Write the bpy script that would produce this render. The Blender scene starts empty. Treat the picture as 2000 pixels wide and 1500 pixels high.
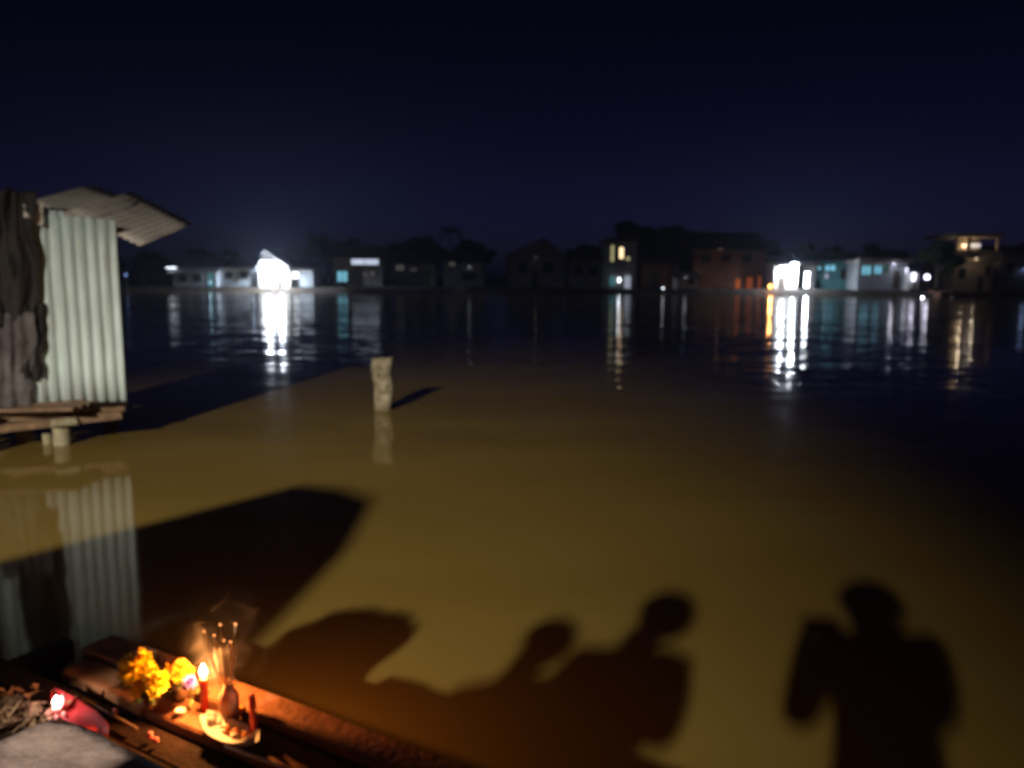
import bpy, bmesh, math, random
from mathutils import Vector, Matrix, Euler, noise
from mathutils.bvhtree import BVHTree
R = math.radians
random.seed(7)
scene = bpy.context.scene
C = scene.collection

# ------------------------------------------------------------------ camera
CAM_H, FPX = 1.8, 1511.0
CAM_M = Matrix.Rotation(R(90 - 7.9), 3, 'X') @ Matrix.Rotation(R(0.4), 3, 'Z')
cam_d = bpy.data.cameras.new('camera')
cam = bpy.data.objects.new('camera', cam_d)
C.objects.link(cam)
cam.matrix_world = Matrix.Translation((0, 0, CAM_H)) @ CAM_M.to_4x4()
cam_d.sensor_width = 36
cam_d.lens = 36 * FPX / 2000
cam_d.clip_start = 0.02
cam_d.clip_end = 3000
cam_d.dof.use_dof = True                      # the phone focused far too close
cam_d.dof.focus_distance = 0.62
cam_d.dof.aperture_fstop = 6.9
scene.camera = cam

# ------------------------------------------------------------------ night sky
world = bpy.data.worlds.new('World')
scene.world = world
world.use_nodes = True
wn = world.node_tree
wn.nodes.clear()
wo = wn.nodes.new('ShaderNodeOutputWorld')
wb = wn.nodes.new('ShaderNodeBackground')
sky = wn.nodes.new('ShaderNodeTexSky')
sky.sky_type = 'NISHITA'
sky.sun_disc = False
sky.sun_elevation = R(24)
sky.sun_rotation = R(205)
mulc = wn.nodes.new('ShaderNodeMix')
mulc.data_type = 'RGBA'
mulc.blend_type = 'MULTIPLY'
mulc.inputs[0].default_value = 1
mulc.inputs[7].default_value = (0.042, 0.034, 0.070, 1)
wn.links.new(sky.outputs[0], mulc.inputs[6])
# glow of the town along the horizon, fading to a black-blue zenith
tcw = wn.nodes.new('ShaderNodeTexCoord')
sxw = wn.nodes.new('ShaderNodeSeparateXYZ')
wn.links.new(tcw.outputs['Generated'], sxw.inputs[0])
rmp = wn.nodes.new('ShaderNodeValToRGB')
for pos, c in ((0.066, (0.40, 0.42, 0.92, 1)), (0.157, (0.32, 0.24, 0.50, 1)), (0.28, (0.20, 0.13, 0.30, 1))):
    rmp.color_ramp.elements.new(pos).color = c
rmp.color_ramp.elements[0].color = (0.44, 0.46, 0.95, 1)
rmp.color_ramp.elements[-1].color = (0.16, 0.11, 0.24, 1)
wn.links.new(sxw.outputs[2], rmp.inputs[0])
mul2 = wn.nodes.new('ShaderNodeMix')
mul2.data_type = 'RGBA'
mul2.blend_type = 'MULTIPLY'
mul2.inputs[0].default_value = 1
wn.links.new(mulc.outputs[2], mul2.inputs[6])
wn.links.new(rmp.outputs[0], mul2.inputs[7])
wn.links.new(mul2.outputs[2], wb.inputs[0])
wb.inputs[1].default_value = 0.05
wn.links.new(wb.outputs[0], wo.inputs[0])

# faint added sun lamp from behind the camera, lifting the dark trees
fill_sun_d = bpy.data.lights.new('moonlight', 'SUN')
fill_sun_d.energy = 0.004
fill_sun_d.angle = R(0.5)
fill_sun_d.color = (0.75, 0.82, 1)
fill_sun_o = bpy.data.objects.new('moonlight', fill_sun_d)
C.objects.link(fill_sun_o)
fill_sun_o.rotation_euler = (R(40), 0, R(-25))

# floodlight on a mast behind the camera: the light that throws every shadow on the river
LAMP = Vector((-8.27, -19.8, 11.0))
LAMP_AIM = Vector((-3.8, 1.05, 0.0))
LAMP_POWER = 45000
fl = bpy.data.lights.new('floodlight_beam', 'SPOT')
fl.energy = LAMP_POWER
fl.color = (1.0, 0.90, 0.72)
fl.spot_size = R(28.6)
fl.spot_blend = 1.0
fl.shadow_soft_size = 0.25
flo = bpy.data.objects.new('floodlight_beam', fl)
C.objects.link(flo)
flo.location = LAMP
flo.rotation_euler = (LAMP_AIM - LAMP).to_track_quat('-Z', 'Y').to_euler()

vs = scene.view_settings
vs.view_transform = 'Standard'
vs.look = 'None'
vs.exposure = 0
vs.gamma = 1
vs.use_curve_mapping = False
scene.cycles.use_denoising = True
scene.cycles.sample_clamp_indirect = 6
scene.cycles.max_bounces = 6
scene.cycles.volume_step_rate = 1
scene.cycles.caustics_reflective = True

# ------------------------------------------------------------------ helpers
CAMP = Vector((0, 0, CAM_H))
def ray(px, py):
    return CAM_M @ Vector(((px - 1000) / FPX, (750 - py) / FPX, -1))
def onz(px, py, z=0.0):
    r = ray(px, py)
    return CAMP + r * ((z - CAM_H) / r.z)
def ony(px, py, y):
    r = ray(px, py)
    return CAMP + r * (y / r.y)
def V(*a):
    return Vector(a)

MATS = {}
def mat(name, col, rough=0.7, var=0.25, scale=6.0, bump=0.0, bscale=30.0, spec=0.4, metal=0.0, alt=None, trans=0.0, sss=0.0, coord='Object'):
    if name in MATS:
        return MATS[name]
    m = bpy.data.materials.new(name)
    m.use_nodes = True
    nt = m.node_tree
    b = nt.nodes['Principled BSDF']
    tc = nt.nodes.new('ShaderNodeTexCoord')
    n = nt.nodes.new('ShaderNodeTexNoise')
    n.inputs['Scale'].default_value = scale
    n.inputs['Detail'].default_value = 5
    n.inputs['Roughness'].default_value = 0.6
    nt.links.new(tc.outputs[coord], n.inputs['Vector'])
    cr = nt.nodes.new('ShaderNodeValToRGB')
    lo = alt if alt else tuple(c * (1 - var) for c in col)
    hi = col if alt else tuple(min(1, c * (1 + var)) for c in col)
    cr.color_ramp.elements[0].position = 0.32
    cr.color_ramp.elements[1].position = 0.68
    cr.color_ramp.elements[0].color = (*lo, 1)
    cr.color_ramp.elements[1].color = (*hi, 1)
    nt.links.new(n.outputs['Fac'], cr.inputs[0])
    nt.links.new(cr.outputs[0], b.inputs['Base Color'])
    b.inputs['Roughness'].default_value = rough
    b.inputs['Specular IOR Level'].default_value = spec
    b.inputs['Metallic'].default_value = metal
    b.inputs['Transmission Weight'].default_value = trans
    if sss:
        b.inputs['Subsurface Weight'].default_value = sss
        b.inputs['Subsurface Scale'].default_value = 0.02
    if bump:
        n2 = nt.nodes.new('ShaderNodeTexNoise')
        n2.inputs['Scale'].default_value = bscale
        n2.inputs['Detail'].default_value = 4
        nt.links.new(tc.outputs[coord], n2.inputs['Vector'])
        bp = nt.nodes.new('ShaderNodeBump')
        bp.inputs['Strength'].default_value = bump
        bp.inputs['Distance'].default_value = 0.02
        nt.links.new(n2.outputs['Fac'], bp.inputs['Height'])
        nt.links.new(bp.outputs[0], b.inputs['Normal'])
    MATS[name] = m
    return m

def glow(name, col, strength):
    if name in MATS:
        return MATS[name]
    m = bpy.data.materials.new(name)
    m.use_nodes = True
    nt = m.node_tree
    b = nt.nodes['Principled BSDF']
    tc = nt.nodes.new('ShaderNodeTexCoord')
    n = nt.nodes.new('ShaderNodeTexNoise')
    n.inputs['Scale'].default_value = 2.5
    nt.links.new(tc.outputs['Object'], n.inputs['Vector'])
    mr = nt.nodes.new('ShaderNodeMapRange')
    mr.inputs[3].default_value = strength * 0.75
    mr.inputs[4].default_value = strength * 1.25
    nt.links.new(n.outputs['Fac'], mr.inputs[0])
    nt.links.new(mr.outputs[0], b.inputs['Emission Strength'])
    b.inputs['Base Color'].default_value = (*[c * 0.8 for c in col], 1)
    b.inputs['Emission Color'].default_value = (*col, 1)
    MATS[name] = m
    return m

class MB:
    """collects shapes into one mesh"""
    def __init__(self):
        self.v, self.f = [], []
    def add(self, vs_, fs_):
        o = len(self.v)
        self.v += [tuple(p) for p in vs_]
        self.f += [tuple(i + o for i in q) for q in fs_]
        return self
    def hexa(self, p):
        """8 corners: bottom ring 0-3, top ring 4-7"""
        return self.add(p, [(3, 2, 1, 0), (4, 5, 6, 7), (0, 1, 5, 4), (1, 2, 6, 5), (2, 3, 7, 6), (3, 0, 4, 7)])
    def box(self, x0, x1, y0, y1, z0, z1):
        return self.hexa([(x0, y0, z0), (x1, y0, z0), (x1, y1, z0), (x0, y1, z0),
                          (x0, y0, z1), (x1, y0, z1), (x1, y1, z1), (x0, y1, z1)])
    def rings(self, rings, cap=True):
        n = len(rings[0])
        vs_ = [p for r in rings for p in r]
        fs_ = []
        for k in range(len(rings) - 1):
            for i in range(n):
                j = (i + 1) % n
                fs_.append((k * n + i, k * n + j, (k + 1) * n + j, (k + 1) * n + i))
        if cap:
            fs_.append(tuple(reversed(range(n))))
            fs_.append(tuple(range((len(rings) - 1) * n, len(rings) * n)))
        return self.add(vs_, fs_)
    def tube(self, pts, rad, n=8, cap=True):
        pts = [Vector(p) for p in pts]
        rs = rad if isinstance(rad, (list, tuple)) else [rad] * len(pts)
        rings = []
        up0 = None
        for i, p in enumerate(pts):
            d = (pts[min(i + 1, len(pts) - 1)] - pts[max(i - 1, 0)]).normalized()
            if up0 is None:
                up0 = V(0, 0, 1) if abs(d.z) < 0.9 else V(1, 0, 0)
            a = d.cross(up0).normalized()
            b = d.cross(a).normalized()
            up0 = -b if False else up0
            rings.append([p + (a * math.cos(2 * math.pi * k / n) + b * math.sin(2 * math.pi * k / n)) * rs[i] for k in range(n)])
        return self.rings(rings, cap)
    def lathe(self, prof, c=(0, 0, 0), n=20):
        c = Vector(c)
        return self.rings([[c + V(r * math.cos(2 * math.pi * k / n), r * math.sin(2 * math.pi * k / n), z) for k in range(n)] for r, z in prof])
    def build(self, name, m, parent=None, smooth=False, loc=None, bevel=0):
        me = bpy.data.meshes.new(name)
        me.from_pydata(self.v, [], self.f)
        me.materials.append(m)
        me.update()
        bm = bmesh.new()
        bm.from_mesh(me)
        bmesh.ops.recalc_face_normals(bm, faces=bm.faces)
        if bevel:
            bmesh.ops.bevel(bm, geom=list(bm.edges), offset=bevel, segments=2, affect='EDGES', profile=0.6)
        bm.to_mesh(me)
        bm.free()
        if smooth:
            me.polygons.foreach_set('use_smooth', [True] * len(me.polygons))
        o = bpy.data.objects.new(name, me)
        C.objects.link(o)
        if parent:
            o.parent = parent
        if loc is not None:
            o.location = loc
        return o

def tag(o, label=None, cat=None, group=None, kind=None):
    for k, v in (('label', label), ('category', cat), ('group', group), ('kind', kind)):
        if v:
            o[k] = v
    return o
def empty(name, loc=(0, 0, 0), rz=0, label=None, cat=None, group=None):
    o = bpy.data.objects.new(name, None)
    C.objects.link(o)
    o.location = loc
    o.rotation_euler = (0, 0, rz)
    o.empty_display_size = 0.1
    return tag(o, label, cat, group)
def copy_tree(o, parent=None):
    c = o.copy()
    C.objects.link(c)
    c.parent = parent
    for ch in o.children:
        copy_tree(ch, c)
    return c
def point(name, loc, energy, col, parent=None, rad=0.05):
    d = bpy.data.lights.new(name, 'POINT')
    d.energy = energy
    d.color = col
    d.shadow_soft_size = rad
    o = bpy.data.objects.new(name, d)
    C.objects.link(o)
    if parent:
        o.parent = parent
    o.location = loc
    return o
def corrugated(name, o, eu, ev, nrm, lu, lv, pitch, amp, m, parent, thick=0.006, seed=1, ragged=0.0, round_top=False):
    """corrugated sheet: waves run across eu, ridges along ev"""
    rnd = random.Random(seed)
    n = max(8, int(lu / pitch * 10))
    k = 5
    mb = MB()
    rows = []
    for s in (0, 1):
        for j in range(k + 1):
            row = []
            for i in range(n + 1):
                u = lu * i / n
                w = math.cos(2 * math.pi * u / pitch)
                if round_top:
                    w = 2 * abs(math.cos(math.pi * u / pitch)) ** 0.8 - 1
                off = amp * w + 0.004 * math.sin(3.1 * j + u * 2)
                v = lv * j / k
                if j in (0, k):
                    v += ragged * (noise.noise((u * 3, seed, j)) )
                row.append(o + eu * u + ev * v + nrm * (off - s * thick))
            rows.append(row)
    vs_ = [p for r in rows for p in r]
    W = n + 1
    fs_ = []
    for s in (0, 1):
        b = s * (k + 1) * W
        for j in range(k):
            for i in range(n):
                q = (b + j * W + i, b + j * W + i + 1, b + (j + 1) * W + i + 1, b + (j + 1) * W + i)
                fs_.append(q if s == 0 else q[::-1])
    B = (k + 1) * W
    for i in range(n):
        fs_.append((i, B + i, B + i + 1, i + 1))
        t = k * W + i
        fs_.append((t, t + 1, B + t + 1, B + t))
    for j in range(k):
        a = j * W
        fs_.append((a, a + W, B + a + W, B + a))
        a = j * W + n
        fs_.append((a, B + a, B + a + W, a + W))
    mb.add(vs_, fs_)
    return mb.build(name, m, parent, smooth=True)

# ------------------------------------------------------------------ materials
M_wood = mat('weathered_wood', (0.20, 0.125, 0.075), 0.75, 0.35, 9, 0.5, 40)
M_woodd = mat('dark_wet_wood', (0.020, 0.011, 0.008), 0.85, 0.4, 9, 0.5, 40, spec=0.08)  # ledge's candle shade is put into this near-black wood colour
M_plank = mat('reddish_plank', (0.20, 0.085, 0.04), 0.75, 0.35, 7, 0.35, 35, spec=0.15)
M_conc = mat('concrete', (0.56, 0.41, 0.38), 0.85, 0.25, 16, 0.35, 22, alt=(0.34, 0.24, 0.21))
M_pile = mat('mossy_concrete', (0.42, 0.38, 0.28), 0.85, 0.3, 9, 0.8, 40, alt=(0.26, 0.22, 0.12))
M_sheet = mat('pale_green_sheet', (0.62, 0.74, 0.76), 0.45, 0.08, 3, 0.1, 60, spec=0.5)
# rain streaks and rust blooms down the sheets
_n = M_sheet.node_tree
_tc = [x for x in _n.nodes if x.type == 'TEX_COORD'][0]
_mp = _n.nodes.new('ShaderNodeMapping')
_mp.inputs['Scale'].default_value = (9, 9, 0.7)
_n.links.new(_tc.outputs['Object'], _mp.inputs[0])
_st = _n.nodes.new('ShaderNodeTexNoise')
_st.inputs['Scale'].default_value = 1.6
_st.inputs['Detail'].default_value = 6
_n.links.new(_mp.outputs[0], _st.inputs['Vector'])
_rr = _n.nodes.new('ShaderNodeMapRange')
_rr.inputs[1].default_value = 0.50
_rr.inputs[2].default_value = 0.78
_rr.inputs[4].default_value = 0.75
_n.links.new(_st.outputs['Fac'], _rr.inputs[0])
_mx = _n.nodes.new('ShaderNodeMix')
_mx.data_type = 'RGBA'
_mx.inputs[7].default_value = (0.27, 0.25, 0.20, 1)
_n.links.new(_rr.outputs[0], _mx.inputs[0])
_cr = [x for x in _n.nodes if x.type == 'VALTORGB'][0]
_n.links.new(_cr.outputs[0], _mx.inputs[6])
_n.links.new(_mx.outputs[2], _n.nodes['Principled BSDF'].inputs['Base Color'])
M_roofs = mat('weathered_roof_sheet', (0.80, 0.76, 0.72), 0.7, 0.3, 4, 0.2, 50, alt=(0.55, 0.50, 0.46))
M_tarp = mat('dark_tarp', (0.014, 0.010, 0.011), 0.7, 0.4, 6, 0.4, 18)
M_cloth = mat('grey_cloth', (0.15, 0.135, 0.145), 0.85, 0.3, 5, 0.4, 25, alt=(0.06, 0.05, 0.055))
M_earth = mat('packed_earth', (0.14, 0.10, 0.065), 0.95, 0.35, 4, 0.6, 25)
M_leafg = mat('foliage', (0.045, 0.075, 0.03), 0.7, 0.4, 1.2)
M_leafd = mat('foliage_dark', (0.035, 0.055, 0.028), 0.7, 0.4, 1.2)
M_bark = mat('bark', (0.08, 0.06, 0.045), 0.9, 0.4, 8)
M_metal = mat('galvanised_steel', (0.35, 0.36, 0.37), 0.45, 0.15, 6, metal=0.8)
M_black = mat('black_plastic', (0.02, 0.02, 0.022), 0.4, 0.2, 10)

# water: silty brown river with a field of ripple slopes, calm in the lee of the landing
M_water = bpy.data.materials.new('silty_river_water')
M_water.use_nodes = True
nt = M_water.node_tree
wb_ = nt.nodes['Principled BSDF']
geo = nt.nodes.new('ShaderNodeNewGeometry')
def nz(scale_vec, detail):
    mp = nt.nodes.new('ShaderNodeMapping')
    mp.inputs['Scale'].default_value = scale_vec
    nt.links.new(geo.outputs['Position'], mp.inputs[0])
    n = nt.nodes.new('ShaderNodeTexNoise')
    n.inputs['Scale'].default_value = 1
    n.inputs['Detail'].default_value = detail
    nt.links.new(mp.outputs[0], n.inputs['Vector'])
    return n
def vmath(op, a, b):
    q = nt.nodes.new('ShaderNodeVectorMath')
    q.operation = op
    nt.links.new(a, q.inputs[0])
    if isinstance(b, tuple):
        q.inputs[1].default_value = b
    else:
        nt.links.new(b, q.inputs[1])
    return q.outputs[0]
def fmath(op, a, b):
    q = nt.nodes.new('ShaderNodeMath')
    q.operation = op
    for i, x in enumerate((a, b)):
        if isinstance(x, (int, float)):
            q.inputs[i].default_value = x
        else:
            nt.links.new(x, q.inputs[i])
    return q.outputs[0]
n_small = nz((3.6, 7.5, 1), 3)
n_big = nz((0.9, 2.0, 1), 2)
n_patch = nz((0.035, 0.10, 1), 2)
n_silt = nz((0.22, 0.5, 1), 4)
slope = vmath('ADD', vmath('MULTIPLY', vmath('SUBTRACT', n_small.outputs['Color'], (0.5, 0.5, 0.5)), (0.10, 0.22, 0)),
              vmath('MULTIPLY', vmath('SUBTRACT', n_big.outputs['Color'], (0.5, 0.5, 0.5)), (0.06, 0.19, 0)))
sx = nt.nodes.new('ShaderNodeSeparateXYZ')
nt.links.new(geo.outputs['Position'], sx.inputs[0])
lee = nt.nodes.new('ShaderNodeMapRange')
lee.inputs[1].default_value = 6
lee.inputs[2].default_value = 24
lee.inputs[3].default_value = 0.17
lee.inputs[4].default_value = 1.0
nt.links.new(sx.outputs[1], lee.inputs[0])
patch = nt.nodes.new('ShaderNodeMapRange')
patch.inputs[1].default_value = 0.38
patch.inputs[2].default_value = 0.62
patch.inputs[3].default_value = 0.35
patch.inputs[4].default_value = 1.35
nt.links.new(n_patch.outputs['Fac'], patch.inputs[0])
ampn = fmath('MULTIPLY', lee.outputs[0], patch.outputs[0])
sc_ = nt.nodes.new('ShaderNodeVectorMath')
sc_.operation = 'SCALE'
nt.links.new(slope, sc_.inputs[0])
nt.links.new(ampn, sc_.inputs['Scale'])
nrm_ = vmath('NORMALIZE', vmath('ADD', sc_.outputs[0], (0, 0, 1)), (0, 0, 0))
nt.links.new(nrm_, wb_.inputs['Normal'])
wr = nt.nodes.new('ShaderNodeValToRGB')
wr.color_ramp.elements[0].position = 0.3
wr.color_ramp.elements[1].position = 0.7
wr.color_ramp.elements[0].color = (0.172, 0.112, 0.025, 1)
wr.color_ramp.elements[1].color = (0.230, 0.156, 0.040, 1)
nt.links.new(n_silt.outputs['Fac'], wr.inputs[0])
nt.links.new(wr.outputs[0], wb_.inputs['Base Color'])
wb_.inputs['Roughness'].default_value = 0.075
wb_.inputs['IOR'].default_value = 1.33
wb_.inputs['Specular IOR Level'].default_value = 0.32

# ------------------------------------------------------------------ setting: water, banks
def sheet(name, pts, m):
    mb = MB()
    mb.add(pts, [tuple(range(len(pts)))])
    return tag(mb.build(name, m), kind='structure')
river = sheet('river_water', [(-900, -30, 0), (900, -30, 0), (900, 700, 0), (-900, 700, 0)], M_water)
tag(river, 'silty brown river water reflecting the lights', None)

# far bank terrain
mb = MB()
NX = 160
prof = [(-1.5, -0.8), (0, 0.02), (0.6, 0.35), (4, 0.55), (20, 0.8), (80, 1.0), (1300, 1.2)]
rows = []
for i in range(NX + 1):
    x = -500 + 1000 * i / NX
    s = 86.2 + 1.1 * noise.noise((x * 0.05, 3, 0)) + 0.5 * noise.noise((x * 0.3, 9, 0))
    rows.append([(x, s + dy, z + (0.12 * noise.noise((x * 0.4, dy, 2)) if 0 < dy < 100 else 0)) for dy, z in prof])
K = len(prof)
mb.add([p for r in rows for p in r], [(i * K + j, (i + 1) * K + j, (i + 1) * K + j + 1, i * K + j + 1) for i in range(NX) for j in range(K - 1)])
tag(mb.build('far_bank_ground', mat('dark_mud', (0.05, 0.04, 0.03), 0.95, 0.3, 1.5), smooth=True), 'dark earth bank across the river', kind='structure')

# near bank terrain: u runs along the landing, n points out to the river
U, N = V(0.87, -0.493, 0), V(0.493, 0.87, 0)
def bankp(t, s, z):
    return U * t + N * s + V(0, 0, z)
mb = MB()
prof = [(2.6, -1.2), (1.7, -0.35), (1.25, 0.02), (0.98, 0.20), (0.6, 0.40), (0.3, 0.44), (-4, 0.45), (-14, 0.5), (-40, 0.6), (-400, 0.7)]
ts = [-300, -60, -25] + [-14 + 0.7 * k for k in range(41)] + [25, 60, 300]
rows = [[bankp(t, s + (0.12 * noise.noise((t * 0.8, s, 5)) if s < 2.4 else 0), z + (0.02 * noise.noise((t * 2, s * 3, 1)) if z > 0.1 else 0)) for s, z in prof] for t in ts]
K = len(prof)
mb.add([p for r in rows for p in r], [(i * K + j, i * K + j + 1, (i + 1) * K + j + 1, (i + 1) * K + j) for i in range(len(ts) - 1) for j in range(K - 1)])
tag(mb.build('near_bank_ground', M_earth, smooth=True), 'trodden earth bank behind the landing', kind='structure')

# ------------------------------------------------------------------ river hut on piles
e1 = V(0.875, 0.485, 0).normalized()
hn = V(0.485, -0.875, 0).normalized()          # out of the front wall, towards the landing
zc = V(0, 0, 1)
H0 = V(-4.255, 8.43, 0)                         # right front corner on the water
z_bot = ony(245, 781, 8.43).z
z_top = ony(241, 428, 8.43).z
hut = empty('river_hut', (0, 0, 0), 0, 'small hut of pale green corrugated sheet on piles over the water', 'hut')
corrugated('wall_sheet', H0 - e1 * 0.55 + zc * z_bot + hn * 0.009, e1, zc, hn, 0.55, z_top - z_bot, 0.108, 0.016, M_sheet, hut, seed=3, round_top=True, ragged=0.02)
corrugated('wall_sheet', H0 - e1 * 1.32 + zc * (z_bot + 0.012), e1, zc, hn, 0.84, z_top - z_bot + 0.055, 0.108, 0.0155, M_sheet, hut, seed=14, round_top=True, ragged=0.02)
for a, b, dr in ((H0 - e1 * 0.04, -hn, e1), (H0 - e1 * 1.36, -hn, -e1)):
    corrugated('wall_sheet', a + hn * -0.05 + zc * z_bot, -hn, zc, dr, 1.25, z_top - z_bot - 0.05, 0.108, 0.016, M_sheet, hut, seed=5, round_top=True)
corrugated('wall_sheet', H0 - hn * 1.34 - e1 * 1.32 + zc * z_bot, e1, zc, -hn, 1.26, z_top - z_bot, 0.108, 0.016, M_sheet, hut, seed=6)
# bottom batten and top batten
def beam(name, p, q, w, h, m, parent, jit=0.0, bevel=0.006, seed=0):
    rnd = random.Random(seed)
    p, q = Vector(p), Vector(q)
    d = (q - p).normalized()
    side = d.cross(zc).normalized() if abs(d.z) < 0.95 else V(1, 0, 0)
    up = side.cross(d).normalized()
    pts = []
    for c in (p, q):
        for a, b in ((-1, -1), (1, -1), (1, 1), (-1, 1)):
            pts.append(c + side * (a * w / 2 + rnd.uniform(-jit, jit)) + up * (b * h / 2 + rnd.uniform(-jit, jit)))
    return MB().hexa(pts).build(name, m, parent, bevel=bevel)
zf = z_bot - 0.03
beam('bottom_rail', H0 - e1 * 1.3 + hn * 0.035 + zc * (z_bot - 0.005), H0 - e1 * 0.40 + hn * 0.035 + zc * (z_bot + 0.012), 0.04, 0.05, M_wood, hut, 0.006, seed=2)
for k in range(3):
    beam('floor_beam', H0 - e1 * 1.75 - hn * (0.02 + 0.6 * k) + zc * (zf - 0.075), H0 - e1 * 0.02 - hn * (0.02 + 0.6 * k) + zc * (zf - 0.06), 0.09, 0.11, M_wood, hut, 0.01, seed=k + 3)
for k in range(9):
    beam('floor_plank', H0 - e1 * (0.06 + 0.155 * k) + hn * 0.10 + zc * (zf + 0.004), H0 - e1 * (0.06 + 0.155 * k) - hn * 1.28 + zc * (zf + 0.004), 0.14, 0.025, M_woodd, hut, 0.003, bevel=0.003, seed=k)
beam('tie_beam', H0 - e1 * 1.6 + hn * 0.14 + zc * (zf - 0.19), H0 - e1 * 0.06 + hn * 0.10 + zc * (zf - 0.11), 0.07, 0.075, M_wood, hut, 0.012, seed=31)
def pile(name, base, r, ztop, m, parent, seed, sq=0.6):
    rnd = random.Random(seed)
    rings = []
    for k in range(9):
        z = -0.9 + (ztop + 0.9) * k / 8
        ring = []
        for i in range(12):
            a = 2 * math.pi * i / 12
            rr = r * (1 + 0.16 * noise.noise((math.cos(a) * 1.3 + seed, math.sin(a) * 1.3, z * 5)) + 0.08 * math.cos(4 * a) * sq)
            ring.append(base + V(math.cos(a) * rr, math.sin(a) * rr, z))
        rings.append(ring)
    return MB().rings(rings).build(name, m, parent, smooth=True)
lg = onz(122, 868, 0)
for i, (o_, r_, zt) in enumerate(((lg, 0.085, zf - 0.13), (lg + V(-0.16, 0.0, 0), 0.045, zf - 0.28), (lg - hn * 1.1, 0.08, zf - 0.13), (lg - e1 * 0.75 - hn * 0.1, 0.085, zf - 0.13), (lg - e1 * 0.75 - hn * 1.1, 0.08, zf - 0.13), (lg + e1 * 0.5 - hn * 1.15, 0.08, zf - 0.13))):
    pile('pile', o_, r_, zt, M_pile, hut, i + 11)
beam('pile_cap', lg + e1 * -0.02 - hn * 0.10 + zc * (zf - 0.16), lg + e1 * 0.05 + hn * 0.15 + zc * (zf - 0.13), 0.22, 0.09, M_pile, hut, 0.02, 0.015, 44)
# roof sheets sloping down to the viewer and away to the right
def quad_sheet(name, a, b, c, d, pitch, amp, m, parent, seed):
    """a-b upper edge, d-c lower edge; ridges run from a to b"""
    eu = (d - a)
    ev = (b - a)
    nr = ev.cross(eu).normalized()
    if nr.z < 0:
        nr = -nr
    return corrugated(name, a, eu.normalized(), ev.normalized(), nr, eu.length, ev.length, pitch, amp, m, parent, 0.007, seed, 0.03)
RA, RB, RD = ony(45, 398, 8.30), ony(178, 362, 9.35), ony(154, 436, 8.25)
RE = ony(272, 480, 8.42)
quad_sheet('roof_sheet', RA, RB, None, RD, 0.075, 0.009, M_roofs, hut, 8)
RS = ony(138, 412, 8.44)
quad_sheet('roof_sheet', RS, RS + (RB - RA), None, RE, 0.075, 0.009, M_roofs, hut, 9)
for k, (p, q) in enumerate(((ony(62, 412, 8.34), ony(262, 455, 8.62)), (ony(120, 400, 9.2), ony(330, 452, 9.25)))):
    beam('rafter', p - zc * 0.05, q - zc * 0.05, 0.05, 0.06, M_wood, hut, 0.004, seed=k)

def drape(name, x0, x1, y0, y1, depth, m, label, cat, seed, edge=0.25, folds=5, amp=0.05):
    """hanging cloth: ragged sides, vertical folds, thickness; corners given in picture position at a distance"""
    nx, ny = 26, 26
    fr, bk = [], []
    for j in range(ny + 1):
        v = j / ny
        for i in range(nx + 1):
            u = i / nx
            wob = noise.noise((v * 5, seed, 0)) * edge
            px = x0 + (x1 - x0) * (u + (u - 0.5) * wob + 0.10 * noise.noise((v * 2.2, seed + 5, u)))
            py = y0 + (y1 - y0) * v + 14 * noise.noise((u * 4, seed, v * 2)) * (1 if v in (0, 1) else 0.3)
            r_ = ray(px, py)
            p = CAMP + r_ * ((H0 + hn * depth - CAMP).dot(hn) / r_.dot(hn))
            off = 0.5 * amp * math.sin(folds * 2 * math.pi * u + 5 * noise.noise((u * 2, v * 1.5, seed))) + amp * 1.6 * noise.noise((u * 2.5, v * 2.5, seed + 2)) + 0.4 * amp * noise.noise((u * 9, v * 6, seed + 4))
            fr.append(p + hn * off)
            bk.append(p + hn * (off - 0.012))
    W = nx + 1
    n0 = len(fr)
    fs_ = []
    for j in range(ny):
        for i in range(nx):
            q = (j * W + i, j * W + i + 1, (j + 1) * W + i + 1, (j + 1) * W + i)
            fs_.append(q)
            fs_.append(tuple(n0 + x for x in q[::-1]))
    per = [i for i in range(W)] + [j * W + nx for j in range(1, ny + 1)] + [ny * W + i for i in range(nx - 1, -1, -1)] + [j * W for j in range(ny - 1, 0, -1)]
    for k in range(len(per)):
        a, b = per[k], per[(k + 1) % len(per)]
        fs_.append((a, n0 + a, n0 + b, b))
    o = MB().add(fr + bk, fs_).build(name, m, smooth=True)
    return tag(o, label, cat)
drape('black_tarp', -14, 74, 372, 640, 0.05, M_tarp, 'black ragged tarp hanging over the upper corner of the hut', 'tarp', 4, 0.35, 2.2, 0.03)
drape('hanging_cloth', -40, 68, 612, 796, 0.06, M_cloth, 'grey cloth hanging in folds below the black tarp', 'cloth', 9, 0.2, 2.5, 0.035)
drape('torn_plastic_sheet', 40, 88, 596, 742, 0.045, M_tarp, 'torn strip of dark plastic sheeting beside the grey cloth', 'plastic sheet', 15, 0.55, 1.5, 0.02)
drape('beige_cloth', 46, 84, 398, 440, 0.06, M_roofs, 'pale beige cloth scrap tucked under the hut roof', 'cloth', 21, 0.4, 2, 0.02)
po = empty('corner_post', ony(30, 800, 7.92), 0, 'upright wooden post at the tarp-covered corner of the hut', 'post')
pt = ony(28, 372, 7.92)
bp_ = ony(40, 800, 7.92)
po.location = (bp_.x - hn.x * 0.28, bp_.y - hn.y * 0.28, -0.8)
MB().hexa([(-.06, -.05, 0), (.06, -.05, 0), (.06, .05, 0), (-.06, .05, 0), (-.055, -.05, pt.z + .8), (.05, -.05, pt.z + .82), (.05, .05, pt.z + .82), (-.055, .05, pt.z + .8)]).build('post_shaft', M_wood, po, bevel=0.008)
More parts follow.
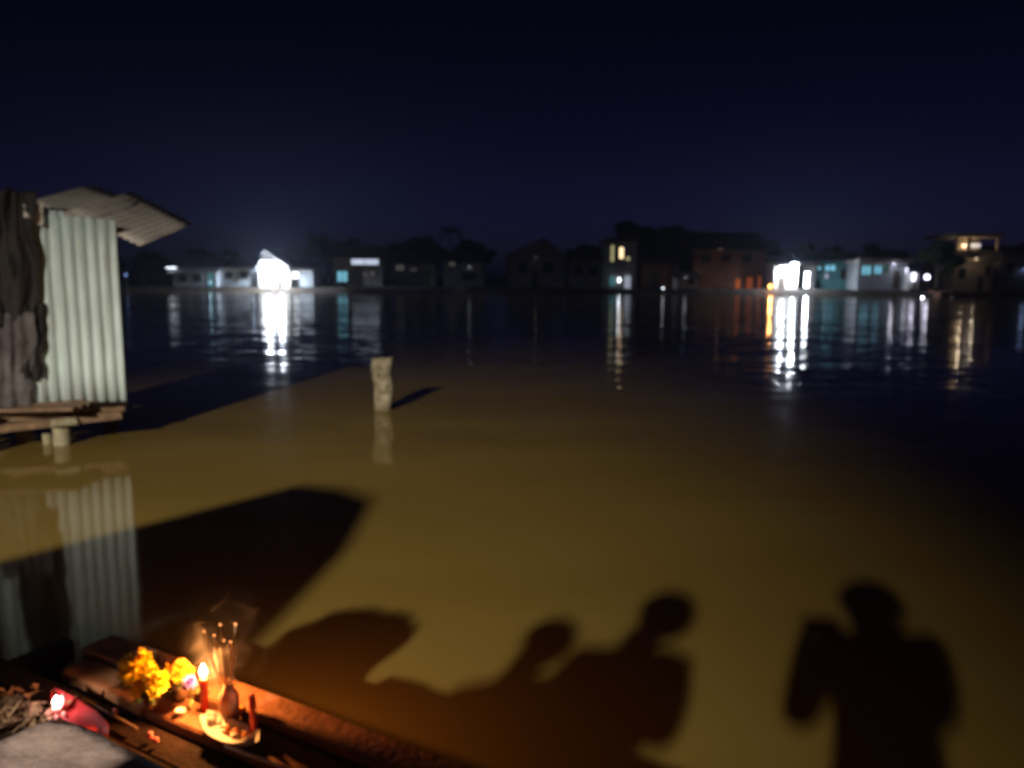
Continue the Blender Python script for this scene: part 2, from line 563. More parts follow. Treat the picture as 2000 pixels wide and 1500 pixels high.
MB().box(-.09, .07, -.075, -.052, pt.z + 0.55, pt.z + 0.74).build('post_bracket', M_cloth, po)
# landing shelf left of the hut
dk = empty('side_platform', (0, 0, 0), 0, 'plank platform beside the hut under the hanging cloth', 'platform')
for k in range(5):
    a = onz(-60, 800, 0.44) + V(-0.2, -0.02 + 0.15 * k, 0)
    beam('plank', (a.x - 1.6, a.y - 0.25, 0.42), (a.x + 1.15, a.y + 0.22, 0.425), 0.135, 0.03, M_wood, dk, 0.004, 0.003, k)
for k in range(2):
    a = onz(-40, 830, 0.3) + V(-1.2 * k, 0.1, 0)
    pile('pile', V(a.x, a.y, 0), 0.07, 0.37, M_pile, dk, 61 + k)

# lone pile standing in the river
P0 = onz(748, 801, 0)
ptop = ony(748, 699, P0.y).z
rp = random.Random(5)
rings = []
for k in range(15):
    v = k / 14
    z = -1.0 + (ptop + 1.0) * v
    zz = z / ptop
    ring = []
    for i in range(18):
        a = 2 * math.pi * i / 18
        r = 0.104 + 0.03 * max(0, zz) + 0.012 * math.cos(2 * a)
        r *= 1 + 0.22 * noise.noise((math.cos(a) * 1.1, math.sin(a) * 1.1, z * 5 + 3)) + 0.06 * noise.noise((a * 4, z * 20, 1))
        cx = 0.012 * math.sin(z * 7)
        if zz > 0.88 and math.cos(a) > 0.2:
            cx += 0.03
        zt = z + (0.03 * noise.noise((math.cos(a) * 2, math.sin(a) * 2, 7)) + 0.02 * math.cos(a) if k == 14 else 0)
        ring.append(P0 + V(math.cos(a) * r + cx, math.sin(a) * r, zt))
    rings.append(ring)
M_mpile = mat('stained_pile', (0.52, 0.47, 0.34), 0.85, 0.3, 11, 0.9, 55, alt=(0.15, 0.12, 0.07), coord='Object')
_n = M_mpile.node_tree
_g = _n.nodes.new('ShaderNodeNewGeometry')
_sp = _n.nodes.new('ShaderNodeSeparateXYZ')
_n.links.new(_g.outputs['Position'], _sp.inputs[0])
_rr = _n.nodes.new('ShaderNodeMapRange')                   # tide mark left by the river
_rr.inputs[1].default_value = 0.03
_rr.inputs[2].default_value = 0.16
_rr.inputs[3].default_value = 0.75
_rr.inputs[4].default_value = 0.0
_n.links.new(_sp.outputs[2], _rr.inputs[0])
_mx = _n.nodes.new('ShaderNodeMix')
_mx.data_type = 'RGBA'
_mx.inputs[7].default_value = (0.13, 0.095, 0.045, 1)
_n.links.new(_rr.outputs[0], _mx.inputs[0])
_n.links.new([x for x in _n.nodes if x.type == 'VALTORGB'][0].outputs[0], _mx.inputs[6])
_n.links.new(_mx.outputs[2], _n.nodes['Principled BSDF'].inputs['Base Color'])
tag(MB().rings(rings).build('mooring_pile', M_mpile, smooth=True), 'short chipped concrete pile standing alone in the river', 'pile')

# ------------------------------------------------------------------ plank landing in front of the camera
LZ = 0.30
landing = empty('plank_landing', (0, 0, 0), 0, 'low plank landing at the water edge carrying the offerings', 'landing')
def plank(s0, s1, z, th, t0, t1, m, seed):
    rnd = random.Random(seed)
    nseg = 14
    rings = []
    for k in range(nseg + 1):
        t = t0 + (t1 - t0) * k / nseg
        w0 = s0 + 0.010 * noise.noise((t * 2.5, seed, 0))
        w1 = s1 + 0.010 * noise.noise((t * 2.5, seed, 9))
        dz = 0.006 * noise.noise((t * 1.5, seed, 4))
        ch = 0.008
        rings.append([bankp(t, w0, z - th), bankp(t, w1, z - th), bankp(t, w1, z - ch + dz), bankp(t, w1 - ch, z + dz), bankp(t, w0 + ch, z + dz), bankp(t, w0, z - ch + dz)])
    return MB().rings(rings).build('plank', m, landing)
plank(1.705, 1.845, LZ + 0.012, 0.05, -2.95, 1.9, M_plank, 1)
plank(1.565, 1.685, LZ, 0.04, -2.85, 1.8, M_plank, 2)
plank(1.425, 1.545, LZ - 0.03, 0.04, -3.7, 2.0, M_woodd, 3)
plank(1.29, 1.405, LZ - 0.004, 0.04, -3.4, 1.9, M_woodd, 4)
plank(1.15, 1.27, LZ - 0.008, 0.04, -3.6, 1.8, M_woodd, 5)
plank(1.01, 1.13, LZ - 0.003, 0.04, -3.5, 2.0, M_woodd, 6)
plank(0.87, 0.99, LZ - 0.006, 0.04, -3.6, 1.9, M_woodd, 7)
for k in range(5):
    t = -3.2 + 1.2 * k
    a, b = bankp(t, 0.85, LZ - 0.10), bankp(t, 1.80, LZ - 0.10)
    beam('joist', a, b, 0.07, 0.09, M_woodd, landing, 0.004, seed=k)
    a = bankp(t, 1.72, 0)
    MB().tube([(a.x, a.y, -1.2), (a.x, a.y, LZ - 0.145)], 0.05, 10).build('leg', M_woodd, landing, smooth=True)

# ------------------------------------------------------------------ materials for the offerings
M_red = mat('red_wax', (0.55, 0.035, 0.02), 0.4, 0.15, 20, sss=0.25)
M_pink = mat('pink_wax', (0.75, 0.30, 0.30), 0.45, 0.1, 30, sss=0.3)
M_redp = mat('red_plastic', (0.45, 0.028, 0.035), 0.6, 0.2, 8, 0.15, 25)
M_white = mat('white_foam', (0.66, 0.62, 0.56), 0.6, 0.1, 12, 0.2, 60)
M_porc = mat('white_porcelain', (0.8, 0.78, 0.74), 0.15, 0.04, 8)
M_yel = mat('yellow_petals', (0.84, 0.60, 0.012), 0.6, 0.2, 30, sss=0.15)
M_ora = mat('orange_petals', (0.62, 0.28, 0.010), 0.6, 0.2, 30, sss=0.15)
M_pur = mat('purple_petals', (0.06, 0.025, 0.20), 0.6, 0.2, 30, sss=0.15)
M_stem = mat('green_stems', (0.06, 0.11, 0.03), 0.6, 0.3, 12)
M_inc = mat('incense_paste', (0.70, 0.45, 0.26), 0.9, 0.15, 60)
M_cane = mat('red_cane', (0.42, 0.10, 0.06), 0.7, 0.15, 60)
M_label = mat('blue_print', (0.03, 0.10, 0.22), 0.5, 0.2, 20)
M_fruit = mat('orange_fruit', (0.70, 0.25, 0.03), 0.45, 0.2, 25, sss=0.1)
M_wick = mat('burnt_wick', (0.015, 0.012, 0.01), 0.9, 0.2, 40)
M_jar = mat('brown_clay', (0.11, 0.055, 0.03), 0.45, 0.3, 15)
M_ember = glow('incense_ember', (1.0, 0.35, 0.10), 2.2)
def flame_mat(name, col, strength):
    m = glow(name, col, strength)
    n_ = m.node_tree
    em = n_.nodes.new('ShaderNodeEmission')
    em.inputs[0].default_value = (*col, 1)
    tr = n_.nodes.new('ShaderNodeBsdfTransparent')
    ad = n_.nodes.new('ShaderNodeAddShader')
    mrn = [x for x in n_.nodes if x.type == 'MAP_RANGE'][0]
    n_.links.new(mrn.outputs[0], em.inputs[1])
    n_.links.new(em.outputs[0], ad.inputs[0])
    n_.links.new(tr.outputs[0], ad.inputs[1])
    n_.links.new(ad.outputs[0], n_.nodes['Material Output'].inputs['Surface'])
    return m
M_flame = flame_mat('candle_flame', (1.0, 0.72, 0.36), 30)
M_flamew = flame_mat('pink_candle_flame', (1.0, 0.80, 0.78), 16)
M_litter = mat('dry_leaves', (0.24, 0.14, 0.08), 0.85, 0.5, 14)
M_glass = bpy.data.materials.new('clear_bottle_plastic')
M_glass.use_nodes = True
gb = M_glass.node_tree.nodes['Principled BSDF']
gb.inputs['Base Color'].default_value = (0.92, 0.54, 0.36, 1)
gb.inputs['Transmission Weight'].default_value = 0.66
gb.inputs['Roughness'].default_value = 0.25
gb.inputs['IOR'].default_value = 1.25
gn = M_glass.node_tree.nodes.new('ShaderNodeTexNoise')
gn.inputs['Scale'].default_value = 25
gbu = M_glass.node_tree.nodes.new('ShaderNodeBump')
gbu.inputs['Strength'].default_value = 0.3
gbu.inputs['Distance'].default_value = 0.01
M_glass.node_tree.links.new(gn.outputs['Fac'], gbu.inputs['Height'])
M_glass.node_tree.links.new(gbu.outputs[0], gb.inputs['Normal'])

def candle(px, py, r, h, m, label, lit=None, lcol=None, energy=0, zb=LZ, flame=(0.009, 0.042), name='candle'):
    p = onz(px, py, zb)
    t = empty(name, p, 0, label, 'candle', None)
    mb = MB()
    prof = [(r * 1.02, 0), (r, h * 0.1), (r * 0.98, h * 0.6), (r, h * 0.92), (r * 0.9, h * 0.985), (r * 0.55, h), (r * 0.3, h * 0.985)]
    mb.lathe(prof, n=20)
    mb.build('wax_body', m, t, smooth=True)
    MB().tube([(0, 0, h * 0.97), (0.001, 0, h + 0.008), (0.003, 0, h + 0.013)], 0.0013, 6).build('wick', M_wick, t)
    # wax runs down one side
    MB().tube([(r * 0.9, -r * 0.3, h * 0.97), (r * 1.0, -r * 0.3, h * 0.8), (r * 0.98, -r * 0.32, h * 0.62)], [0.003, 0.0035, 0.0022], 8).build('wax_drip', m, t, smooth=True)
    if lit:
        fr, fh = flame
        MB().lathe([(fr * 0.25, 0), (fr * 0.85, fh * 0.16), (fr, fh * 0.33), (fr * 0.75, fh * 0.58), (fr * 0.35, fh * 0.83), (0.0004, fh)], (0.001, 0, h + 0.006), 14).build('flame', lit, t, smooth=True)
        point('candlelight', (0.0, -0.0, h + 0.006 + fh * 0.55), energy, lcol, t, 0.012)
    return t
candle(400, 1386, 0.0135, 0.118, M_red, 'tall lit red candle burning next to the yellow flowers', M_flame, (1.0, 0.36, 0.08), 20.0, LZ, (0.0125, 0.046))
candle(495, 1428, 0.0105, 0.128, M_red, 'unlit red candle standing in the white boat-shaped tray', None, None, 0, LZ + 0.014)

# bottle with incense
bp = onz(449, 1404, LZ)
bot = empty('incense_bottle', bp, 0, 'small clear plastic bottle holding the incense sticks', 'bottle')
MB().lathe([(0.030, 0.0), (0.034, 0.004), (0.034, 0.025), (0.0315, 0.030), (0.034, 0.036), (0.034, 0.078), (0.030, 0.092), (0.017, 0.108), (0.0145, 0.114), (0.0145, 0.130), (0.012, 0.130), (0.012, 0.112), (0.026, 0.090), (0.030, 0.076), (0.030, 0.006), (0.002, 0.005)], n=28).build('bottle_body', M_glass, bot, smooth=True)
MB().lathe([(0.0152, 0.110), (0.0185, 0.111), (0.0185, 0.117), (0.0152, 0.118)], n=24).build('neck_ring', M_glass, bot, smooth=True)
MB().lathe([(0.002, 0.0075), (0.0285, 0.0075), (0.0285, 0.046), (0.002, 0.047)], n=24).build('sand_fill', M_earth, bot, smooth=True)
stick_tips = [(398, 1232), (418, 1240), (430, 1219), (437, 1250), (450, 1253), (460, 1218)]
words = ['leftmost incense stick leaning out of the bottle', 'second incense stick from the left in the bottle', 'tall incense stick third from the left in the bottle',
         'shorter incense stick left of the middle pair in the bottle', 'shorter incense stick right of the middle pair in the bottle', 'rightmost tall incense stick standing upright in the bottle']
TIP = None
for k, ((tx, ty), w) in enumerate(zip(stick_tips, words)):
    base = bp + V((k - 2.5) * 0.0035, 0.004 * math.sin(k * 2), 0.05)
    tip = ony(tx, ty, bp.y + 0.012 * math.sin(k * 1.7))
    st = empty('incense_stick', base, 0, w, 'incense stick', 'incense sticks in the bottle')
    d = tip - base
    MB().tube([(0, 0, 0), tuple(d * 0.35)], 0.0014, 6).build('cane', M_cane, st)
    MB().tube([tuple(d * 0.33), tuple(d * 0.985)], 0.0033, 8).build('incense_coating', M_inc, st)
    MB().tube([tuple(d * 0.985), tuple(d * 0.995), tuple(d * 1.005)], [0.0039, 0.0042, 0.0024], 8).build('ember', M_ember, st)
    if k == 2:
        TIP = tip

# white boat-shaped tray with fruit slices
tc_ = onz(450, 1440, LZ)
ang = math.atan2(U.y, U.x)
tray = empty('offering_tray', tc_, ang, 'white boat-shaped foam tray below the bottle', 'tray')
mb = MB()
rings = []
for k in range(13):
    u = -1 + 2 * k / 12
    w = 0.055 * math.sqrt(max(0.02, 1 - u * u * 0.96))
    zl = 0.010 + 0.030 * abs(u) ** 3
    x = 0.125 * u
    zf_ = 0.002 + 0.020 * abs(u) ** 4
    rings.append([(x, -w * 0.6, zf_), (x, w * 0.6, zf_), (x, w, zl + 0.012), (x, w * 0.94, zl + 0.012), (x, w * 0.55, zf_ + 0.004), (x, -w * 0.55, zf_ + 0.004), (x, -w * 0.94, zl + 0.012), (x, -w, zl + 0.012)])
mb.rings(rings).build('tray_shell', M_white, tray, smooth=True)
MB().box(-0.085, -0.062, -0.012, 0.012, 0.0075, 0.0085).build('printed_mark', M_label, tray)
for k, (px, py, w) in enumerate(((438, 1428, 'orange fruit slice at the bottle end of the white tray'), (458, 1434, 'middle orange fruit slice in the white tray'), (480, 1438, 'orange fruit slice beside the unlit candle in the tray'))):
    p = onz(px, py, LZ + 0.008)
    mb = MB()
    rings = []
    for j in range(9):
        a = math.pi * j / 8
        rings.append([V(0.019 * math.cos(a) * (1 - 0.25 * q), 0.004 + 0.007 * math.cos(q * 2.1), 0.018 * math.sin(a) * (1 - 0.25 * q)) + V(0, 0.008 * (q - 1.5), 0.002) for q in range(4)])
    mb.rings(rings)
    o = mb.build('fruit_slice', M_fruit, smooth=True, loc=p)
    o.rotation_euler = (0.3 * k, 0.1, ang + 0.5 * k)
    tag(o, w, 'fruit', 'fruit slices in the white tray')
p = onz(470, 1394, LZ)
fr_ = MB().lathe([(0.002, 0), (0.010, 0.001), (0.0155, 0.008), (0.016, 0.014), (0.012, 0.022), (0.004, 0.026), (0.0015, 0.024)], n=18).build('kumquat', M_fruit, smooth=True, loc=p)
tag(fr_, 'single small orange kumquat right behind the bottle', 'fruit')

def cup(px, py, r, h, m, label, cat, name='tea_cup', zb=LZ):
    p = onz(px, py, zb)
    t = empty(name, p, 0, label, cat)
    MB().lathe([(r * 0.5, 0), (r * 0.62, h * 0.06), (r * 0.85, h * 0.4), (r, h), (r * 0.93, h), (r * 0.78, h * 0.4), (r * 0.5, h * 0.14), (0.001, h * 0.13)], n=22).build('cup_bowl', m, t, smooth=True)
    MB().lathe([(r * 0.52, -0.001), (r * 0.56, 0.0), (r * 0.5, h * 0.05)], n=22).build('foot_ring', m, t, smooth=True)
    return t
cup(353, 1396, 0.017, 0.020, M_porc, 'tiny white cup at the near edge left of the candle', 'cup')
cup(400, 1407, 0.015, 0.014, M_porc, 'tiny white cup at the upper end of the white tray', 'cup')

# flowers
def flower_head(parent, c, r, axis, m, seed, name='flower_head'):
    rnd = random.Random(seed)
    axis = Vector(axis).normalized()
    q = axis.to_track_quat('Z', 'Y')
    mb = MB()
    for layer, (np_, tilt, ln) in enumerate(((12, 0.15, 1.0), (11, 0.5, 0.9), (9, 0.9, 0.72), (7, 1.25, 0.5))):
        for k in range(np_):
            a = 2 * math.pi * (k + 0.5 * layer) / np_ + rnd.uniform(-.15, .15)
            L = r * ln * rnd.uniform(0.85, 1.1)
            w = r * 0.24 * rnd.uniform(0.8, 1.2)
            tl = tilt + rnd.uniform(-.2, .2)
            pts = []
            for f_, ww in ((0.08, 0.4), (0.55, 1.0), (0.85, 0.8), (1.0, 0.15)):
                rr = L * f_ * math.cos(tl * f_)
                zz = L * f_ * math.sin(tl) + 0.15 * r * layer * 0.5
                for sgn in (-1, 1):
                    pts.append(c + q @ V(rr * math.cos(a) - sgn * w * ww * math.sin(a) * 0.5, rr * math.sin(a) + sgn * w * ww * math.cos(a) * 0.5, zz + 0.02 * r * abs(sgn)))
            mb.add(pts, [(0, 1, 3, 2), (2, 3, 5, 4), (4, 5, 7, 6)])
    return mb.build(name, m, parent, smooth=True)
def bouquet(px, py, heads, m, vase_r, vase_h, label, name, mv=None, zb=LZ, seed=1, leaves=8):
    p = onz(px, py, zb)
    t = empty(name, p, 0, label, 'flowers')
    rnd = random.Random(seed)
    if mv:
        MB().lathe([(vase_r * 0.7, 0), (vase_r, vase_h * 0.3), (vase_r * 0.95, vase_h * 0.6), (vase_r * 0.6, vase_h * 0.88), (vase_r * 0.72, vase_h), (vase_r * 0.62, vase_h), (vase_r * 0.5, vase_h * 0.86), (0.002, vase_h * 0.5)], n=22).build('vase', mv, t, smooth=True)
    top = V(0, 0, vase_h * 0.9)
    for k, (hx, hy, r, dy) in enumerate(heads):
        c = ony(hx, hy, p.y + dy) - p
        ax = (c - top).normalized() + V(0.75, -0.8, 0.15) + V(rnd.uniform(-.4, .4), rnd.uniform(-.3, .3), rnd.uniform(-.3, .3))
        flower_head(t, c, r * 1.25, ax, m, seed * 31 + k)
        mid = (c + top) * 0.5 + V(0, 0, 0.015)
        MB().tube([tuple(top * 0.6), tuple(top), tuple(mid), tuple(c)], 0.002, 5).build('stem', M_stem, t)
    for k in range(leaves):
        a = rnd.uniform(0, 2 * math.pi)
        d = V(math.cos(a), math.sin(a), rnd.uniform(-.1, .7)).normalized()
        s_ = d.cross(zc).normalized()
        b0 = top + d * 0.012
        L, w = rnd.uniform(0.04, 0.065), 0.010
        MB().add([b0, b0 + d * L * .4 + s_ * w, b0 + d * L + V(0, 0, -0.012), b0 + d * L * .4 - s_ * w, b0 + d * L * .45 + V(0, 0, 0.004)], [(0, 1, 4), (1, 2, 4), (2, 3, 4), (3, 0, 4)]).build('leaf', M_stem, t)
    return t
bouquet(292, 1384, [(252, 1296, .030, .0), (278, 1288, .031, .01), (246, 1316, .026, -.01), (262, 1312, .030, -.03), (272, 1338, .028, -.035), (259, 1330, .026, .0), (294, 1312, .026, -.01), (300, 1333, .030, -.03), (314, 1326, .024, -.02), (312, 1340, .024, -.03), (266, 1352, .018, -.03), (300, 1352, .022, .0)],
        M_yel, 0.034, 0.052, 'bunch of bright yellow chrysanthemums in a clay jar', 'yellow_flowers', M_jar, seed=3)
bouquet(352, 1366, [(336, 1306, .024, .02), (352, 1303, .026, .02), (366, 1311, .022, .01), (345, 1320, .024, .0), (333, 1332, .018, .0)],
        M_ora, 0.026, 0.045, 'smaller bunch of orange marigolds between candle and yellow flowers', 'orange_flowers', M_jar, seed=8, leaves=5)
bouquet(376, 1374, [(370, 1333, .022, -.03), (362, 1340, .014, -.03)], M_pur, 0.012, 0.03, 'purple orchid blossom close to the lit candle', 'purple_flowers', None, seed=11, leaves=3)

# pink candle stub burning in a red plastic dish
rc = onz(150, 1401, LZ)
rd = empty('red_plastic_dish', rc, ang - 0.12, 'long red plastic dish on the planks holding the pink candle', 'dish')
rings = []
for k in range(17):
    u = -1 + 2 * k / 16
    w = 0.043 * (max(0.015, 1 - abs(u) ** 2.2)) ** 0.6
    x = 0.19 * u + 0.02
    zl = 0.014 + (0.030 * max(0, -u) ** 3) + 0.006 * noise.noise((u * 3, 0, 0))
    rings.append([(x, -w * 0.7, 0.002), (x, w * 0.7, 0.002), (x, w, zl + 0.006), (x, w * 0.95, zl + 0.006), (x, w * 0.65, 0.006), (x, -w * 0.65, 0.006), (x, -w * 0.95, zl + 0.004), (x, -w, zl + 0.004)])
MB().rings(rings).build('dish_shell', M_redp, rd, smooth=True)
pc = candle(112, 1396, 0.016, 0.030, M_pink, 'short melted pink candle burning with a white flame in the red dish', M_flamew, (1.0, 0.66, 0.60), 0.45, LZ + 0.006, (0.013, 0.034))
for k, (dx, dy, rr, hh) in enumerate(((0.030, -0.012, 0.009, 0.018), (-0.022, -0.016, 0.012, 0.020), (0.010, -0.024, 0.010, 0.014))):
    MB().lathe([(rr, 0), (rr * 1.05, hh * 0.4), (rr * 0.7, hh * 0.85), (rr * 0.2, hh)], (dx, dy, 0), 14).build('melted_wax', M_pink, pc, smooth=True)
MB().tube([(0.0, 0.016, 0.0), (0.008, 0.02, 0.03), (0.016, 0.018, 0.062)], [0.011, 0.011, 0.008], 10).build('leaning_stub', M_pink, pc, smooth=True)
# burnt stubs on the planks
for (px, py, r, h, w) in ((294, 1441, .008, .022, 'burnt orange candle stub lying nearer the clay jar, before the planks'), (305, 1449, .008, .016, 'burnt pale candle stub, foremost on the dark planks'), (226, 1393, .008, .02, 'small burnt candle stub between red dish and yellow flowers')):
    p = onz(px, py, LZ - 0.012)
    t = empty('candle_stub', p, 0, w, 'candle stub', 'burnt candle stubs on the planks')
    MB().lathe([(r * 1.3, 0), (r, h * 0.2), (r * 0.95, h * 0.85), (r * 0.5, h), (r * 0.2, h * 0.9)], n=14).build('wax_body', M_pink, t, smooth=True)
    MB().tube([(0, 0, h * 0.9), (0.001, 0.001, h + 0.006)], 0.001, 5).build('wick', M_wick, t)
# bright edge of the second plank, added as a thin strip
a, b = onz(160, 1366, LZ - 0.004), onz(268, 1424, LZ - 0.004)
tag(MB().tube([tuple(a), tuple((a + b) / 2 + V(0, 0, .003)), tuple(b)], 0.005, 8).build('bamboo_stick', M_wood), 'thin bamboo stick lying along the planks behind the red dish', 'stick')
# worn pale plank edge, its lamp light put in as a white strip
a = [onz(px, py, LZ + 0.004) for px, py in ((440, 1456), (480, 1472), (520, 1486), (570, 1506))]
tag(MB().tube([tuple(p) for p in a], [0.006, 0.007, 0.006, 0.005], 8).build('frayed_rope', M_white, smooth=True), 'frayed white rope running from the tray along the plank', 'rope')

# weathered concrete block, lit corner; raised and lengthened unseen to shade the planks
cz = 0.76
p_tip, p_l, p_r = onz(132, 1388, cz), onz(-60, 1452, cz), onz(345, 1490, cz)
dl, dr_ = (p_l - p_tip).normalized(), (p_r - p_tip).normalized()
mb = MB()
NB = 22
def blockp(a, b, z):
    p = p_tip + dl * a + dr_ * b
    return V(p.x, p.y, z)
top_v, idx = [], {}
SZ = 0.75
for i in range(NB + 1):
    for j in range(NB + 1):
        a, b = 0.55 * i / NB, 2.6 * (j / NB) ** 1.6
        e = min(a, b)
        rr = 0.03
        z = cz - (rr - math.sqrt(max(0, rr * rr - max(0, rr - e) ** 2)) if e < rr else 0)
        z += 0.012 * noise.noise((a * 9, b * 9, 0)) + 0.004 * noise.noise((a * 40, b * 40, 3))
        rc_ = 0.09
        aa, bb = a, b
        if a < rc_ and b < rc_:                          # round the corner in plan
            d = math.hypot(rc_ - a, rc_ - b)
            m_ = max(rc_ - a, rc_ - b)
            if d > 0:
                k_ = m_ / d
                aa, bb = rc_ - (rc_ - a) * k_, rc_ - (rc_ - b) * k_
        aa += 0.010 * noise.noise((b * 12, 1, 1)) if i == 0 else 0
        bb += 0.010 * noise.noise((a * 12, 5, 1)) if j == 0 else 0
        top_v.append(blockp(aa, bb, z))
W = NB + 1
fs_ = [(i * W + j, i * W + j + 1, (i + 1) * W + j + 1, (i + 1) * W + j) for i in range(NB) for j in range(NB)]
per = [i * W for i in range(NB, 0, -1)] + [j for j in range(0, NB + 1)] + [i * W + NB for i in range(1, NB + 1)] + [NB * W + j for j in range(NB - 1, 0, -1)]
n0 = len(top_v)
for q in per:
    p = top_v[q]
    top_v.append(V(p.x, p.y, 0.10))
for k in range(len(per)):
    k2 = (k + 1) % len(per)
    fs_.append((per[k], per[k2], n0 + k2, n0 + k))
tag(MB().add(top_v, fs_).build('concrete_bench', M_conc, smooth=True), 'weathered grey-pink concrete bench with a rounded corner beside the red dish', 'bench')
# heap of dry leaves and husks left of the red dish
mb = MB()
rnd = random.Random(12)
hc = onz(25, 1402, LZ)
for k in range(170):
    a, d = rnd.uniform(0, 6.28), abs(rnd.gauss(0, 0.085))
    c = hc + U * (math.cos(a) * d * 1.3) + N * (math.sin(a) * d * 0.7) + V(0, 0, 0.005 + max(0, 0.055 - d * 0.35) * rnd.random())
    e = Euler((rnd.uniform(-1, 1), rnd.uniform(-1, 1), rnd.uniform(0, 6.3))).to_matrix()
    L, w = rnd.uniform(0.02, 0.05), rnd.uniform(0.008, 0.018)
    mb.add([c + e @ V(-L, 0, 0), c + e @ V(0, w, 0.004), c + e @ V(L, 0, -0.003), c + e @ V(0, -w, 0.004)], [(0, 1, 2), (0, 2, 3)])
tag(mb.build('dry_leaf_litter', M_litter), 'heap of dry brown leaves on the planks left of the dish', 'leaves', kind='stuff')

# incense smoke: one thin ragged cloud round the stick tips
M_smoke = bpy.data.materials.new('incense_smoke')
M_smoke.use_nodes = True
nt2 = M_smoke.node_tree
nt2.nodes.remove(nt2.nodes['Principled BSDF'])
pv = nt2.nodes.new('ShaderNodeVolumePrincipled')
tcs = nt2.nodes.new('ShaderNodeTexCoord')
n1 = nt2.nodes.new('ShaderNodeTexNoise')
n1.inputs['Scale'].default_value = 9
n1.inputs['Detail'].default_value = 3
n1.inputs['Distortion'].default_value = 1.2
nt2.links.new(tcs.outputs['Object'], n1.inputs['Vector'])
mr = nt2.nodes.new('ShaderNodeMapRange')
mr.inputs[1].default_value = 0.56
mr.inputs[2].default_value = 0.70
mr.inputs[3].default_value = 0.05
mr.inputs[4].default_value = 4.5
nt2.links.new(n1.outputs['Fac'], mr.inputs[0])
ln = nt2.nodes.new('ShaderNodeVectorMath')
ln.operation = 'LENGTH'
mp2 = nt2.nodes.new('ShaderNodeMapping')
mp2.inputs['Scale'].default_value = (1 / 0.17, 1 / 0.15, 1 / 0.22)
nt2.links.new(tcs.outputs['Object'], mp2.inputs[0])
nt2.links.new(mp2.outputs[0], ln.inputs[0])
mr2 = nt2.nodes.new('ShaderNodeMapRange')
mr2.inputs[1].default_value = 0.05
mr2.inputs[2].default_value = 0.98
mr2.interpolation_type = 'SMOOTHSTEP'
mr2.inputs[3].default_value = 1.0
mr2.inputs[4].default_value = 0.0
nt2.links.new(ln.outputs['Value'], mr2.inputs[0])
mm = nt2.nodes.new('ShaderNodeMath')
mm.operation = 'MULTIPLY'
nt2.links.new(mr.outputs[0], mm.inputs[0])
nt2.links.new(mr2.outputs[0], mm.inputs[1])
nt2.links.new(mm.outputs[0], pv.inputs['Density'])
pv.inputs['Color'].default_value = (0.85, 0.82, 0.82, 1)
pv.inputs['Anisotropy'].default_value = 0.2
nt2.links.new(pv.outputs[0], nt2.nodes['Material Output'].inputs['Volume'])
bm = bmesh.new()
bmesh.ops.create_icosphere(bm, subdivisions=3, radius=1)
for v in bm.verts:
    v.co = V(v.co.x * 0.18, v.co.y * 0.16, v.co.z * 0.23)
me = bpy.data.meshes.new('incense_smoke')
bm.to_mesh(me)
bm.free()
me.materials.append(M_smoke)
sm = bpy.data.objects.new('incense_smoke', me)
C.objects.link(sm)
sm.location = TIP + V(0.005, 0.0, -0.055)
tag(sm, 'thin grey incense smoke drifting round the stick tips', 'smoke', kind='stuff')
# ------------------------------------------------------------------ people and things on the bank behind the camera (they throw the shadows)
M_skin = mat('skin', (0.42, 0.24, 0.16), 0.55, 0.1, 12, sss=0.05)
M_hair = mat('black_hair', (0.012, 0.010, 0.010), 0.45, 0.3, 40)
M_shirt1 = mat('navy_shirt', (0.05, 0.06, 0.12), 0.85, 0.2, 20, 0.2, 40)
M_shirt2 = mat('cream_shirt', (0.45, 0.40, 0.32), 0.85, 0.15, 20, 0.2, 40)
M_shirt3 = mat('maroon_shirt', (0.22, 0.05, 0.06), 0.85, 0.2, 20, 0.2, 40)
M_trou = mat('dark_trousers', (0.035, 0.035, 0.045), 0.85, 0.2, 20, 0.2, 40)
M_shoe = mat('rubber_sandal', (0.05, 0.04, 0.035), 0.7, 0.2, 20)

